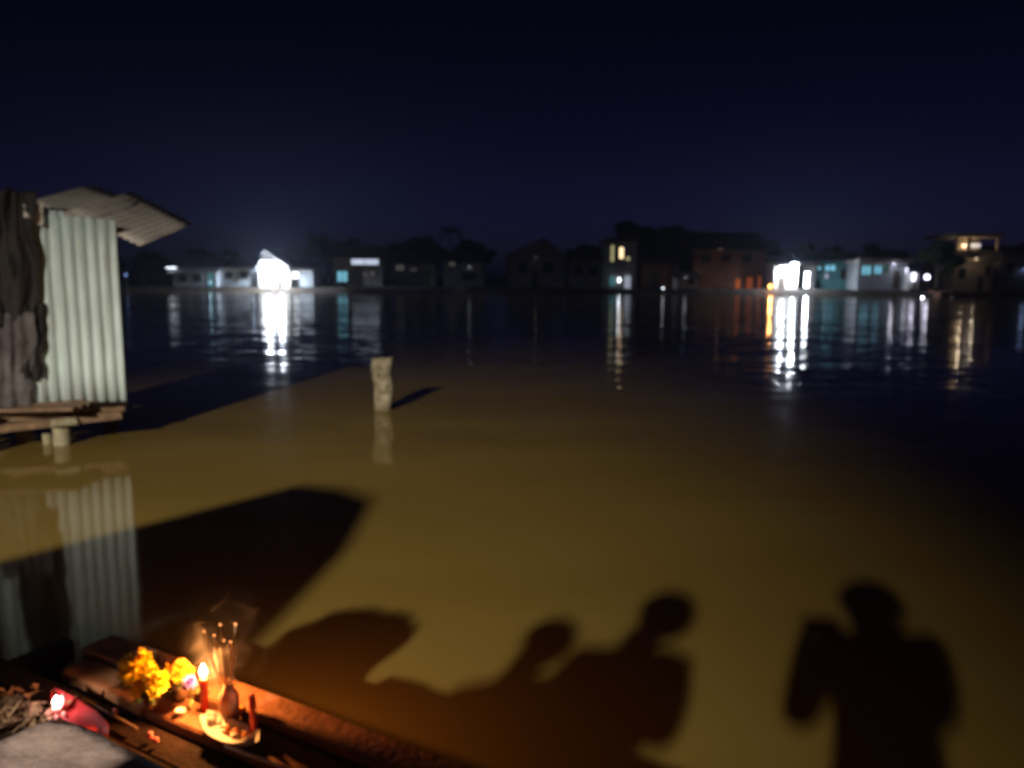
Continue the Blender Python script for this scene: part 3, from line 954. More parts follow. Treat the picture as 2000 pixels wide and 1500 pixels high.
def person(loc, rz, hgt, label, shirt, pose):
    """pose: joints that differ from standing; a side is L (-x) or R (+x); the figure faces +y"""
    k = hgt / 1.65
    J = {'pelvis': (0, 0, .90), 'waist': (0, .0, 1.05), 'chest': (0, .01, 1.25), 'collar': (0, -.005, 1.375), 'neck': (0, .0, 1.43), 'skull': (0, .015, 1.50), 'brow': (0, .02, 1.57), 'crown': (0, .012, 1.615)}
    Rd = {'pelvis': (.15, .105), 'waist': (.135, .10), 'chest': (.15, .11), 'collar': (.085, .07), 'neck': (.072, .068), 'skull': (.062, .078), 'brow': (.074, .09), 'crown': (.05, .06)}
    E_ = [('pelvis', 'waist', 1), ('waist', 'chest', 1), ('chest', 'collar', 1), ('collar', 'neck', 0), ('neck', 'skull', 0), ('skull', 'brow', 0), ('brow', 'crown', 0)]
    for s, x in (('L', -1), ('R', 1)):
        J.update({'hip' + s: (.095 * x, 0, .86), 'knee' + s: (.105 * x, .025, .47), 'ankle' + s: (.11 * x, -.02, .085), 'heel' + s: (.11 * x, -.045, .03), 'toe' + s: (.13 * x, .16, .025),
                  'shoulder' + s: (.175 * x, -.005, 1.345), 'elbow' + s: (.235 * x, -.02, 1.07), 'wrist' + s: (.245 * x, .06, .83), 'palm' + s: (.245 * x, .09, .765)})
        Rd.update({'hip' + s: (.098, .10), 'knee' + s: (.062, .064), 'ankle' + s: (.042, .045), 'heel' + s: (.036, .03), 'toe' + s: (.042, .022),
                   'shoulder' + s: (.072, .072), 'elbow' + s: (.058, .058), 'wrist' + s: (.032, .028), 'palm' + s: (.036, .017)})
        E_ += [('pelvis', 'hip' + s, 2), ('hip' + s, 'knee' + s, 2), ('knee' + s, 'ankle' + s, 2), ('ankle' + s, 'heel' + s, 0), ('ankle' + s, 'toe' + s, 3),
               ('chest', 'shoulder' + s, 1), ('shoulder' + s, 'elbow' + s, 1), ('elbow' + s, 'wrist' + s, 0), ('wrist' + s, 'palm' + s, 0)]
    for a, b in pose.items():
        if a in J:
            J[a] = b
    for s, x in (('L', -1), ('R', 1)):
        w, p = Vector(J['wrist' + s]), Vector(J['palm' + s])
        d = (p - w).normalized()
        side = Vector(pose.get('span' + s, (0, 1, 0)))
        side = (side - d * side.dot(d)).normalized()
        curl = Vector(pose.get('curl' + s, (-x, 0, 0))).normalized()
        for q, (off, ln) in enumerate(((-.027, .062), (-.009, .075), (.009, .070), (.027, .054))):
            b0 = p + d * .022 + side * off
            b1 = b0 + d * ln * .5 + curl * ln * .12
            b2 = b1 + d * ln * .36 + curl * ln * .32
            for nm, v, r in (('a', b0, .0095), ('b', b1, .009), ('c', b2, .0075)):
                J['f%d%s%s' % (q, nm, s)] = tuple(v)
                Rd['f%d%s%s' % (q, nm, s)] = (r, r)
            E_ += [('palm' + s, 'f%da%s' % (q, s), 0), ('f%da%s' % (q, s), 'f%db%s' % (q, s), 0), ('f%db%s' % (q, s), 'f%dc%s' % (q, s), 0)]
        t0 = p - d * .012 + side * .038
        t1 = t0 + d * .028 + side * .02 + curl * .012
        t2 = t1 + d * .026 + side * .002 + curl * .012
        for nm, v, r in (('a', t0, .0115), ('b', t1, .010), ('c', t2, .0085)):
            J['t' + nm + s] = tuple(v)
            Rd['t' + nm + s] = (r, r)
        E_ += [('palm' + s, 'ta' + s, 0), ('ta' + s, 'tb' + s, 0), ('tb' + s, 'tc' + s, 0)]
    names = list(J)
    ix = {n: i for i, n in enumerate(names)}
    co = [Vector(J[n]) for n in names]
    me = bpy.data.meshes.new('body')
    me.from_pydata(co, [(ix[a], ix[b]) for a, b, _ in E_], [])
    tmp = bpy.data.objects.new('body_tmp', me)
    C.objects.link(tmp)
    sk = tmp.modifiers.new('skin', 'SKIN')
    sk.use_smooth_shade = True
    for i, n in enumerate(names):
        sv = me.skin_vertices[0].data[i]
        sv.radius = Rd[n]
        sv.use_root = n == 'pelvis'
    ss = tmp.modifiers.new('sub', 'SUBSURF')
    ss.levels = ss.render_levels = 2
    bpy.context.view_layer.update()
    dg = bpy.context.evaluated_depsgraph_get()
    body = bpy.data.meshes.new_from_object(tmp.evaluated_get(dg))
    bpy.data.objects.remove(tmp)
    for m in (M_skin, shirt, M_trou, M_shoe):
        body.materials.append(m)
    seg = [(Vector(J[a]), Vector(J[b]), m, max(max(Rd[a]), max(Rd[b]))) for a, b, m in E_]
    for f in body.polygons:
        c = f.center
        best, bm_ = 9, 0
        for a, b, m, r in seg:
            d = b - a
            t = max(0, min(1, (c - a).dot(d) / max(1e-6, d.length_squared)))
            q = (c - a - d * t).length / r
            if q < best:
                best, bm_ = q, m
        f.material_index = bm_
        f.use_smooth = True
    t = empty('person', loc, rz, label, 'person')
    t.scale = (k * 1.14, k * 1.05, k)
    bo = bpy.data.objects.new('body', body)
    C.objects.link(bo)
    bo.parent = t
    br = Vector(J['brow'])
    up = (Vector(J['crown']) - Vector(J['skull'])).normalized()
    # hair cap, nose, ears, eyes, mouth as small meshes on the head
    def blob(name, c, r, m, cut=None):
        b2 = bmesh.new()
        bmesh.ops.create_uvsphere(b2, u_segments=16, v_segments=12, radius=1)
        for v in b2.verts:
            v.co = V(v.co.x * r[0], v.co.y * r[1], v.co.z * r[2])
        if cut:
            bmesh.ops.delete(b2, geom=[v for v in b2.verts if cut(v.co)], context='VERTS')
        mm_ = bpy.data.meshes.new(name)
        b2.to_mesh(mm_)
        b2.free()
        mm_.materials.append(m)
        mm_.polygons.foreach_set('use_smooth', [True] * len(mm_.polygons))
        o = bpy.data.objects.new(name, mm_)
        C.objects.link(o)
        o.parent = t
        o.location = c
        return o
    blob('hair', br + V(0, -.014, .004), (.116, .130, .112), M_hair, lambda c: c.z < -0.02 and c.y > 0.0 or c.z < -.085)
    blob('nose', br + V(0, .088, -.05), (.012, .018, .02), M_skin)
    for x in (-1, 1):
        blob('ear', br + V(.073 * x, -.005, -.045), (.012, .02, .03), M_skin)
        blob('eye', br + V(.028 * x, .078, -.025), (.011, .008, .007), M_porc)
    blob('mouth', br + V(0, .078, -.09), (.02, .008, .006), M_shirt3)
    return t
GZ = 0.445
# the photographer, phone held up in front of the face
ph = person((0.055, -0.475, GZ), 0, 1.80, 'person in a navy shirt holding up a phone with both hands', M_shirt1, {
    'neck': (0, .02, 1.40), 'skull': (.0, .045, 1.445), 'brow': (0, .055, 1.50), 'crown': (0, .05, 1.545),
    'elbowL': (-.175, .17, 1.03), 'wristL': (-.135, .31, 1.15), 'palmL': (-.115, .335, 1.215), 'spanL': (0, -1, 0.1), 'curlL': (1, 0, 0),
    'elbowR': (.22, .14, 1.04), 'wristR': (.045, .31, 1.15), 'palmR': (.025, .335, 1.215), 'spanR': (0, -1, 0.1), 'curlR': (-1, 0, 0)})
tp = empty('phone', (0.0, -0.012, CAM_H), 0, 'black phone held up by the person in the navy shirt', 'phone')
MB().box(-.078, .078, -.006, .0, -.037, .037).build('phone_body', M_black, tp, bevel=0.0025)
MB().box(-.073, .073, -.0085, -.0068, -.033, .033).build('screen', glow('phone_screen', (0.3, 0.35, 0.6), 0.02), tp)
# two onlookers left of the photographer
def cast(px, py, z):
    """where a point at height z must stand for its lamp shadow to fall on the water there"""
    s = onz(px, py, 0)
    return LAMP + (s - LAMP) * (1 - z / LAMP.z)
h2 = cast(1308, 1165, GZ + 1.60)
person((h2.x - 0.05, h2.y - 0.02, GZ), R(-12), 1.60, 'taller person in a cream shirt next to the photographer', M_shirt2, {
    'brow': (.055, .03, 1.56), 'crown': (.07, .03, 1.605), 'skull': (.035, .02, 1.495),
    'elbowL': (-.20, .06, 1.09), 'wristL': (-.10, .20, 1.16), 'palmL': (-.05, .22, 1.19), 'spanL': (0, 0, 1), 'curlL': (0, -1, 0),
    'elbowR': (.20, .05, 1.09), 'wristR': (.10, .19, 1.14), 'palmR': (.05, .215, 1.17), 'spanR': (0, 0, 1), 'curlR': (0, -1, 0)})
h1 = cast(1085, 1222, GZ + 1.42)
person((h1.x - 0.02, h1.y - 0.02, GZ), R(8), 1.42, 'shorter person in a maroon shirt beside the taller onlooker', M_shirt3, {
    'brow': (.03, .02, 1.57), 'crown': (.035, .012, 1.615), 'elbowL': (-.25, .04, 1.10), 'wristL': (-.20, .17, .96), 'palmL': (-.17, .21, .93), 'spanL': (0, 0, 1), 'curlL': (1, 0, 0)})

# open lean-to roof behind the landing
aw = empty('lean_to_shelter', (0, 0, 0), 0, 'open lean-to with a corrugated roof on four poles behind the landing', 'shelter')
ZA = 2.55
q1, q2, q3, q4 = cast(735, 972, ZA), cast(536, 1225, ZA), cast(590, 946, ZA + 0.12), cast(0, 1098, ZA)
lft = q3 + (q4 - q3) * 2.0
lft.z = ZA - 0.1
bl = q2 + (lft - q3) * 1.0
bl.z = ZA + 0.05
outline = [q3, (q3 + q1) / 2 + V(0.03, 0.04, 0), q1 + V(-0.12, 0.04, 0), q1 + V(-0.03, -0.02, 0), q1 + V(-0.005, -0.14, 0), (q1 + q2) / 2 + V(0.06, 0, 0), q2, q2 + V(-0.05, -0.30, 0.02), bl + V(0, -0.2, 0), lft]
mb = MB()
n_ = len(outline)
mb.rings([[p - V(0, 0, 0.012) for p in outline], [p + V(0, 0, 0.0) for p in outline]])
mb.build('roof_sheet', M_roofs, aw)
for k, p in enumerate((q1 + V(-0.25, -0.18, 0), q2 + V(-0.25, 0.0, 0), lft + V(0.2, -0.05, 0), bl + V(0.2, 0.05, 0))):
    MB().tube([(p.x, p.y, 0.1), (p.x, p.y, p.z - 0.03)], 0.035, 10).build('pole', M_wood, aw, smooth=True)
# unseen potted shrub, added and shaped for the shadow patch on the water
sh = cast(628, 1300, GZ + 0.62)
shr = empty('potted_shrub', (sh.x, sh.y, GZ), 0, 'leafy shrub in a clay pot behind the plank landing', 'plant')
MB().lathe([(.11, 0), (.15, .1), (.17, .26), (.185, .28), (.16, .28), (.14, .12), (.01, .11)], n=24).build('pot', M_jar, shr, smooth=True)
MB().tube([(0, 0, .12), (.01, 0, .4), (-.02, .02, .7)], [.02, .016, .01], 8).build('stem', M_bark, shr)
rnd = random.Random(4)
mb = MB()
for k in range(3600):
    a, zz = rnd.uniform(0, 6.28), rnd.uniform(0.40, 0.82)
    rr = 0.26 * math.sqrt(rnd.random()) * math.sqrt(max(0.05, 1 - ((zz - 0.61) / 0.24) ** 2)) * (1 + 0.25 * math.sin(3 * a + zz * 9))
    c = V(math.cos(a) * rr, math.sin(a) * rr, zz)
    e = Euler((rnd.uniform(-1, 1), rnd.uniform(-1, 1), rnd.uniform(0, 6.3))).to_matrix()
    L, w = rnd.uniform(.025, .045), rnd.uniform(.012, .02)
    mb.add([c + e @ V(-L, 0, 0), c + e @ V(0, w, .004), c + e @ V(L, 0, -.003), c + e @ V(0, -w, .004)], [(0, 1, 2), (0, 2, 3)])
mb.build('crown', M_leafg, shr)

# floodlight mast
mast = empty('floodlight_mast', (LAMP.x - 0.0, LAMP.y - 0.55, 0.35), 0, 'steel mast with one floodlight behind the bank', 'lamp mast')
hz_ = LAMP.z - 0.35
MB().tube([(0, 0, -0.5), (0, 0, hz_ + 0.3)], [0.09, 0.06], 12).build('mast_pole', M_metal, mast, smooth=True)
MB().tube([(0, 0, hz_ + 0.15), (0, 0.30, hz_ + 0.16)], 0.025, 8).build('bracket', M_metal, mast)
aimq = (LAMP_AIM - LAMP).to_track_quat('-Z', 'Y')
hd = MB()
hd.hexa([(-.12, -.1, .2), (.12, -.1, .2), (.12, .1, .2), (-.12, .1, .2), (-.22, -.17, .035), (.22, -.17, .035), (.22, .17, .035), (-.22, .17, .035)])
ho = hd.build('lamp_housing', M_metal, mast)
ho.location = (0, 0.55, hz_)
ho.rotation_euler = aimq.to_euler()
gl_ = MB().box(-.2, .2, -.15, .15, .018, .03).build('lamp_glass', glow('floodlight_glass', (1, .92, .78), 30), mast)
gl_.location = (0, 0.55, hz_)
gl_.rotation_euler = aimq.to_euler()

# ------------------------------------------------------------------ far bank: houses, lamps, trees
D0 = 88.0
def fm(px, D=D0):
    return ony(px, 560, D).x
def fz(py, D=D0, px=1000):
    return ony(px, py, D).z
W_blue = mat('pale_blue_plaster', (0.42, 0.47, 0.52), 0.85, 0.15, 0.8)
W_white = mat('white_plaster', (0.72, 0.72, 0.70), 0.85, 0.08, 0.8)
W_brown = mat('brown_board', (0.20, 0.10, 0.06), 0.85, 0.25, 0.9)
W_grey = mat('grey_plaster', (0.30, 0.29, 0.28), 0.85, 0.2, 0.8)
W_beige = mat('beige_plaster', (0.50, 0.40, 0.28), 0.85, 0.15, 0.8)
W_green = mat('green_board', (0.06, 0.22, 0.14), 0.7, 0.2, 0.8)
W_teal = mat('teal_board', (0.10, 0.30, 0.32), 0.7, 0.2, 0.8)
F_roof = mat('rusty_tin_roof', (0.16, 0.11, 0.09), 0.7, 0.35, 0.7, alt=(0.10, 0.09, 0.10))
F_roofg = mat('grey_tin_roof', (0.30, 0.31, 0.33), 0.6, 0.2, 0.7)
F_frame = mat('dark_frame', (0.10, 0.08, 0.06), 0.6, 0.2, 2)
F_glass = mat('dark_glass', (0.02, 0.025, 0.03), 0.08, 0.2, 1)
F_pile = mat('grey_piles', (0.20, 0.18, 0.16), 0.85, 0.3, 2)
G_white = glow('white_light', (0.82, 0.90, 1.0), 4.5)
G_hot = glow('glaring_white_light', (0.80, 0.88, 1.0), 40)
G_cyan = glow('cyan_light', (0.22, 0.62, 0.80), 0.75)
G_cyand = glow('dim_cyan_light', (0.15, 0.45, 0.5), 0.25)
G_warm = glow('warm_light', (1.0, 0.72, 0.42), 2.0)
G_yel = glow('yellow_window_light', (0.75, 0.70, 0.35), 0.45)
G_pale = glow('pale_window_light', (0.75, 0.82, 1.0), 0.32)
G_dim = glow('dim_window_light', (0.55, 0.52, 0.48), 0.10)
G_ora = glow('orange_light', (1.0, 0.38, 0.08), 14)
G_orad = glow('orange_doorway_light', (1.0, 0.22, 0.04), 0.13)
G_lil = glow('lilac_white_light', (0.80, 0.78, 1.0), 4)

def house(name, label, px0, px1, py_eave, py_floor, wall, roofm, roof='side', rise_py=None, D=D0, depth=6, openings=(), over=0.35, apex=None, stilts=True, cat='house', piles=None):
    """front wall spans the given picture columns at distance D; openings: (kind, px0, px1, py0, py1, pane material)"""
    x0, x1 = fm(px0, D), fm(px1, D)
    cx = (x0 + x1) / 2
    zb, zt = fz(py_floor, D, (px0 + px1) / 2), fz(py_eave, D, (px0 + px1) / 2)
    zr = fz(rise_py, D, (px0 + px1) / 2) if rise_py else zt + 1.2
    t = empty(name, (cx, D, 0), 0, label, cat)
    a, b = x0 - cx, x1 - cx
    th = 0.14
    cuts = []
    for o in openings:
        c0, c1 = max(a + .05, fm(o[1], D) - cx), min(b - .05, fm(o[2], D) - cx)
        zc1, zc0 = min(zt - .05, fz(o[3], D, (o[1] + o[2]) / 2)), max(zb + (.0 if o[0] == 'door' else .05), fz(o[4], D, (o[1] + o[2]) / 2))
        if c1 - c0 > .05 and zc1 - zc0 > .05:
            cuts.append((o[0], c0, c1, zc0, zc1, o[5]))
    xs = sorted({a, b, *[c[1] for c in cuts], *[c[2] for c in cuts]})
    zs = sorted({zb, zt, *[c[3] for c in cuts], *[c[4] for c in cuts]})
    mb = MB()
    for i in range(len(xs) - 1):
        z_run = None
        for j in range(len(zs) - 1):
            mx, mz = (xs[i] + xs[i + 1]) / 2, (zs[j] + zs[j + 1]) / 2
            hole = any(c[1] < mx < c[2] and c[3] < mz < c[4] for c in cuts)
            if not hole:
                mb.box(xs[i], xs[i + 1], 0, th, zs[j], zs[j + 1])
    mb.build('front_wall', wall, t)
    MB().box(a, a + th, th + .003, depth, zb, zt).build('side_wall', wall, t)
    MB().box(b - th, b, th + .003, depth, zb, zt).build('side_wall', wall, t)
    MB().box(a + th + .003, b - th - .003, depth - th, depth, zb, zt).build('back_wall', wall, t)
    MB().box(a - .1, b + .1, -.45, depth + .1, zb - .16, zb - .004).build('floor_deck', F_pile, t)
    if stilts:
        n = piles or max(2, int((x1 - x0) / 1.9) + 1)
        for k in range(n):
            x = a + .15 + (b - a - .3) * k / (n - 1)
            MB().tube([(x, -.3, -1.2), (x + .02, -.3, zb - .163)], .11, 8).build('stilt', F_pile, t)
    for kind, c0, c1, z0, z1, pm in cuts:
        fw = min(.07, (c1 - c0) * .18)
        if kind in ('window', 'door'):
            f = MB()
            f.box(c0, c0 + fw, -.03, th * .8, z0, z1).box(c1 - fw, c1, -.03, th * .8, z0, z1)
            f.box(c0 + fw, c1 - fw, -.03, th * .8, z1 - fw, z1)
            if kind == 'window':
                f.box(c0 + fw, c1 - fw, -.05, th * .8, z0, z0 + fw)
                if c1 - c0 > .8:
                    m_ = (c0 + c1) / 2
                    f.box(m_ - fw / 2, m_ + fw / 2, -.02, th * .7, z0 + fw, z1 - fw)
            fo = f.build('window' if kind == 'window' else 'door', F_frame, t)
            MB().box(c0 + fw, c1 - fw, th * .35, th * .45, z0 + (fw if kind == 'window' else .02), z1 - fw).build('pane' if kind == 'window' else 'door_leaf', pm, fo)
            if kind == 'door':
                MB().box(c1 - fw - .12, c1 - fw - .06, -.0, th * .34, (z0 + z1) / 2, (z0 + z1) / 2 + .1).build('handle', M_metal, fo)
    rt = .07
    if roof == 'side':                       # ridge parallel to the river
        zr2 = max(zr, zt + .5)
        y0, y1, ym = -over - .4, depth + over, depth / 2
        mb = MB()
        A, B = a - over, b + over
        zo = zt - (zr2 - zt) * (over + .4) / ym
        mb.hexa([(A, y0, zo), (B, y0, zo), (B, ym, zr2), (A, ym, zr2), (A, y0, zo + rt), (B, y0, zo + rt), (B, ym, zr2 + rt), (A, ym, zr2 + rt)])
        r = mb.build('roof', roofm, t)
        MB().hexa([(A, ym + .003, zr2), (B, ym + .003, zr2), (B, y1, zo), (A, y1, zo), (A, ym + .003, zr2 + rt), (B, ym + .003, zr2 + rt), (B, y1, zo + rt), (A, y1, zo + rt)]).build('back_slope', roofm, r)
        MB().tube([(A, ym, zr2 + rt), (B, ym, zr2 + rt)], .09, 8).build('ridge_cap', roofm, r)
        for x in (a + .003, b - th):
            MB().add([(x, th, zt + .002), (x, depth, zt + .002), (x, ym, zr2 - .02), (x + th - .003, th, zt + .002), (x + th - .003, depth, zt + .002), (x + th - .003, ym, zr2 - .02)],
                     [(0, 1, 2), (5, 4, 3), (0, 3, 4, 1), (1, 4, 5, 2), (2, 5, 3, 0)]).build('gable', wall, t)
    elif roof == 'front':                    # gable end towards the river
        ax = (fm(apex, D) - cx) if apex else 0
        mb = MB().add([(a, .0, zt + .002), (b, .0, zt + .002), (ax, .0, zr - .02), (a, th, zt + .002), (b, th, zt + .002), (ax, th, zr - .02)],
                      [(0, 1, 2), (5, 4, 3), (0, 3, 4, 1), (1, 4, 5, 2), (2, 5, 3, 0)])
        mb.build('gable', wall, t)
        y0, y1 = -.55, depth + over
        sl, sr = (zr - zt) / (ax - a), (zr - zt) / (b - ax)
        r = MB().hexa([(a - over, y0, zt - sl * over), (ax, y0, zr), (ax, y1, zr), (a - over, y1, zt - sl * over), (a - over, y0, zt - sl * over + rt), (ax, y0, zr + rt), (ax, y1, zr + rt), (a - over, y1, zt - sl * over + rt)]).build('roof', roofm, t)
        MB().hexa([(ax + .003, y0, zr), (b + over, y0, zt - sr * over), (b + over, y1, zt - sr * over), (ax + .003, y1, zr), (ax + .003, y0, zr + rt), (b + over, y0, zt - sr * over + rt), (b + over, y1, zt - sr * over + rt), (ax + .003, y1, zr + rt)]).build('second_slope', roofm, r)
    elif roof == 'shed':
        MB().hexa([(a - over, -.8, zt - .25), (b + over, -.8, zt - .25), (b + over, depth + .2, zr), (a - over, depth + .2, zr), (a - over, -.8, zt - .18), (b + over, -.8, zt - .18), (b + over, depth + .2, zr + .07), (a - over, depth + .2, zr + .07)]).build('roof', roofm, t)
    else:                                    # flat slab
        r = MB().box(a - over, b + over, -.7, depth + .2, zt + .002, zt + .30).build('roof', roofm, t)
        MB().box(a - over + .1, b + over - .1, -.6, -.45, zt + .303, zt + .55).build('parapet', roofm, r)
    return t
def lamp_on(t, px, py, length, gm, energy, col, out=0.35, vert=False, r=0.05, rad=0.08, D=None):
    """a tube lamp fixed to a house: housing, glowing tube and its light"""
    D = D or t.location.y
    x, z = fm(px, D) - t.location.x, fz(py, D, px)
    h = length / 2
    e = (0, 0, h) if vert else (h, 0, 0)
    bk = MB().box(x - e[0] - .05, x + e[0] + .05, -out - .02, -.031, z + (h if vert else 0) + .05, z + (h if vert else 0) + .12).build('lamp', F_frame, t)
    MB().tube([(x - e[0], -out, z - e[2]), (x + e[0], -out, z + e[2])], r, 10).build('lamp_tube', gm, bk, smooth=True)
    if energy:
        point('lamp_light', (x, -out - .12, z - .05), energy if energy > 250 else energy * .28, col, t, rad)
def lamp_post(px, py, label, gm, D, size=0.16, energy=0, col=(1, 1, 1), zg=0.3):
    """a bulb on its own pole"""
    x, z = fm(px, D), fz(py, D, px)
    t = empty('lamp_post', (x, D, 0), 0, label, 'lamp')
    MB().tube([(0, .12, -0.6 if D < 86 else 0.1), (0, .12, z + .3), (0, .0, z + .36)], .04, 8).build('pole', F_frame, t)
    MB().lathe([(size * .3, z + size * .9), (size * .75, z + size * .6), (size, z), (size * .8, z - size * .6), (size * .2, z - size)], n=14).build('bulb', gm, t, smooth=True)
    MB().lathe([(.03, z + .36), (size * .95, z + size + .03), (size * .7, z + size + .01)], n=14).build('lamp_shade', F_frame, t, smooth=True)
    if energy:
        point('lamp_light', (0, -size - .1, z - .1), energy, col, t, 0.1)
    return t
CW = (0.80, 0.88, 1.0)

lamp_post(247, 537, 'small bluish lamp glimmering just beyond the hut wall', glow('blue_bulb', (0.25, 0.4, 0.9), 1.0), 84, .14)
h = house('grey_house', 'grey-roofed house with a pale lamp strip, nearest the hut', 338, 424, 527, 562, W_blue, F_roofg, 'side', 500, openings=[('window', 352, 368, 536, 550, F_glass), ('window', 378, 394, 536, 550, F_glass), ('door', 405, 420, 530, 561, G_cyand)])
lamp_on(h, 340, 523, 1.1, G_white, 8, CW, .5)
lamp_on(h, 413, 552, .35, G_pale, 12, (.55, .8, 1), .3, True)
h = house('blue_house', 'long pale blue house with a dark roof joined to the glaring porch', 428, 504, 520, 560, W_blue, F_roof, 'side', 504, D=89, openings=[('window', 440, 456, 530, 545, F_glass), ('window', 470, 486, 530, 545, F_glass)])
lamp_on(h, 498, 530, .5, G_pale, 25, (.6, .75, 1), .4)
h = house('glaring_white_house', 'white gabled house front glaring under a very bright lamp', 506, 566, 521, 564, W_white, F_roofg, 'front', 489, D=88, apex=521, depth=7, over=.2, openings=[('door', 541, 553, 535, 563, F_frame), ('window', 516, 530, 530, 546, G_white)])
lamp_on(h, 530, 513, 1.5, G_hot, 3800, CW, .9, r=.13)
lamp_on(h, 553, 527, .9, G_hot, 2500, CW, .7, r=.10)
h = house('lean_to_shed', 'low shed with one brightly lit window beside the glaring house', 569, 612, 522, 562, W_blue, F_roofg, 'shed', 512, D=89, depth=4, openings=[('window', 571, 585, 530, 545, G_white)])
h = house('strip_lit_house', 'house with a bright bluish window strip under the eaves', 650, 748, 500, 562, W_grey, F_roof, 'side', 480, D=92, openings=[('window', 686, 741, 505, 518, glow('strip_window_light', (.7, .8, 1.0), .8)), ('window', 658, 680, 529, 551, G_cyan), ('window', 708, 718, 532, 541, G_dim), ('window', 722, 733, 529, 539, G_dim)])
h = house('dark_tree_house', 'dark low house with two dim windows under the trees', 770, 850, 512, 562, W_grey, F_roof, 'side', 496, D=94, openings=[('window', 773, 790, 516, 530, G_dim), ('window', 801, 815, 523, 530, G_dim), ('door', 826, 840, 528, 561, F_frame)])
h = house('two_lamp_cottage', 'dark cottage with two small lamps left of the dim pointed house', 866, 944, 508, 562, W_grey, F_roof, 'side', 494, D=94, openings=[('window', 876, 890, 511, 521, G_dim), ('window', 902, 930, 530, 548, F_glass)])
lamp_on(h, 917, 521, .3, G_pale, 2.5, CW, .3)
h = house('pointed_roof_house', 'dim grey house with a pointed dark roof in mid-river view', 990, 1102, 500, 564, W_grey, F_roof, 'front', 466, D=95, apex=1062, openings=[('window', 1010, 1030, 512, 532, F_glass), ('window', 1060, 1082, 512, 532, F_glass), ('door', 1038, 1052, 530, 563, F_frame)])
lamp_on(h, 1046, 503, .3, G_dim, 1.2, (1, .9, .75), .5)
h = house('plain_dark_house', 'unlit plain house between the pointed roof and the two-storey house', 1112, 1178, 505, 564, W_grey, F_roof, 'side', 488, D=94, openings=[('window', 1122, 1138, 520, 538, F_glass), ('window', 1150, 1166, 520, 538, F_glass)])
h = house('two_storey_house', 'narrow two-storey house lit at a yellow upper window and white shopfront', 1184, 1242, 474, 567, W_grey, F_roof, 'flat', D=90, openings=[('window', 1190, 1199, 478, 512, G_yel), ('window', 1207, 1217, 482, 506, G_warm), ('window', 1220, 1230, 500, 510, G_yel), ('window', 1189, 1203, 538, 560, G_cyand), ('door', 1218, 1233, 537, 566, G_pale)])
lamp_on(h, 1208, 547, .5, G_white, 45, CW, .4, True, .12)
MB().box(fm(1219, 90) - h.location.x, fm(1231, 90) - h.location.x, -.6, -.46, fz(573, 90), fz(566, 90)).build('red_step', mat('red_paint', (.45, .05, .06), .6), h)
lamp_post(1295, 563, 'tiny low lamp at the water edge below the tall trees', G_white, 84.5, .10)
h = house('pale_boathouse', 'small pale boathouse left of the brown house', 1322, 1364, 540, 564, W_white, F_roof, 'shed', 530, D=88, depth=3, openings=[('window', 1345, 1355, 545, 556, F_glass)])
lamp_on(h, 1336, 541, .25, G_dim, 9, CW, .5)
h = house('brown_house', 'broad brown two-storey house with orange-lit doorways', 1352, 1492, 484, 565, W_brown, F_roof, 'side', 452, D=92, depth=8, openings=[('window', 1366, 1386, 496, 512, F_glass), ('window', 1406, 1426, 496, 512, F_glass), ('window', 1446, 1466, 496, 512, F_glass), ('door', 1435, 1447, 543, 564, G_orad), ('door', 1456, 1472, 540, 564, G_orad), ('door', 1478, 1488, 538, 564, G_orad)])
lamp_on(h, 1400, 487, .4, G_dim, 2.5, (1, .55, .28), .9)
lamp_post(1504, 559, 'small orange lamp burning low beside the glaring white porch', G_ora, 87, .17, 120, (1, .38, .1))
h = house('glaring_white_porch', 'tall white porch glaring next to the orange lamp', 1512, 1557, 512, 567, W_white, F_roofg, 'shed', 498, D=89, depth=4, openings=[('door', 1519, 1533, 541, 566, F_frame)])
lamp_on(h, 1545, 516, .7, G_hot, 1500, CW, .7, r=.11)
lamp_on(h, 1524, 523, .9, G_hot, 700, CW, .6, r=.10)
lamp_on(h, 1545, 545, 1.3, G_hot, 300, CW, .5, True, .10)
h = house('alley_house', 'narrow house with a tall white lamp in its doorway', 1566, 1590, 520, 566, W_grey, F_roof, 'flat', D=91, depth=5, openings=[('door', 1570, 1580, 531, 561, G_hot)], stilts=True)
h = house('cyan_window_house', 'dark house with small cyan windows right of the porch', 1593, 1662, 506, 565, W_teal, F_roof, 'side', 492, D=92, openings=[('window', 1594, 1602, 518, 529, G_cyan), ('window', 1608, 1631, 517, 530, G_cyan), ('window', 1594, 1602, 534, 545, G_cyand), ('window', 1608, 1618, 534, 545, G_pale), ('window', 1640, 1656, 525, 545, F_glass)])
h = house('white_eaved_house', 'flat-roofed house with white eaves, cyan windows and a green shutter', 1674, 1770, 513, 566, W_blue, W_white, 'flat', D=89, depth=6, openings=[('window', 1680, 1700, 518, 538, G_cyan), ('window', 1704, 1721, 518, 536, G_cyan), ('window', 1723, 1735, 515, 532, W_green), ('door', 1743, 1756, 528, 565, F_frame)])
lamp_on(h, 1764, 528, .5, G_lil, 190, (.86, .84, 1), .5, True, .10)
lamp_on(h, 1738, 516, .3, G_pale, 60, (.86, .84, 1), .6)
h = house('lilac_porch', 'little porch with a lilac-white lamp beside the white-eaved house', 1773, 1793, 528, 566, W_white, F_roofg, 'shed', 520, D=88, depth=3, openings=[('door', 1783, 1790, 545, 565, F_frame)])
lamp_on(h, 1780, 541, .9, G_lil, 90, (.86, .84, 1), .4, True, .16)
lamp_post(1809, 541, 'pale round lamp on a pole under the round dark tree', G_lil, 88, .30, 12, (.86, .84, 1))
lamp_post(1803, 582, 'white lantern on a stake standing in the shallows', G_hot, 79, .13)
lamp_post(1861, 583, 'faint bluish lantern on a stake before the beige house', G_pale, 79, .13)
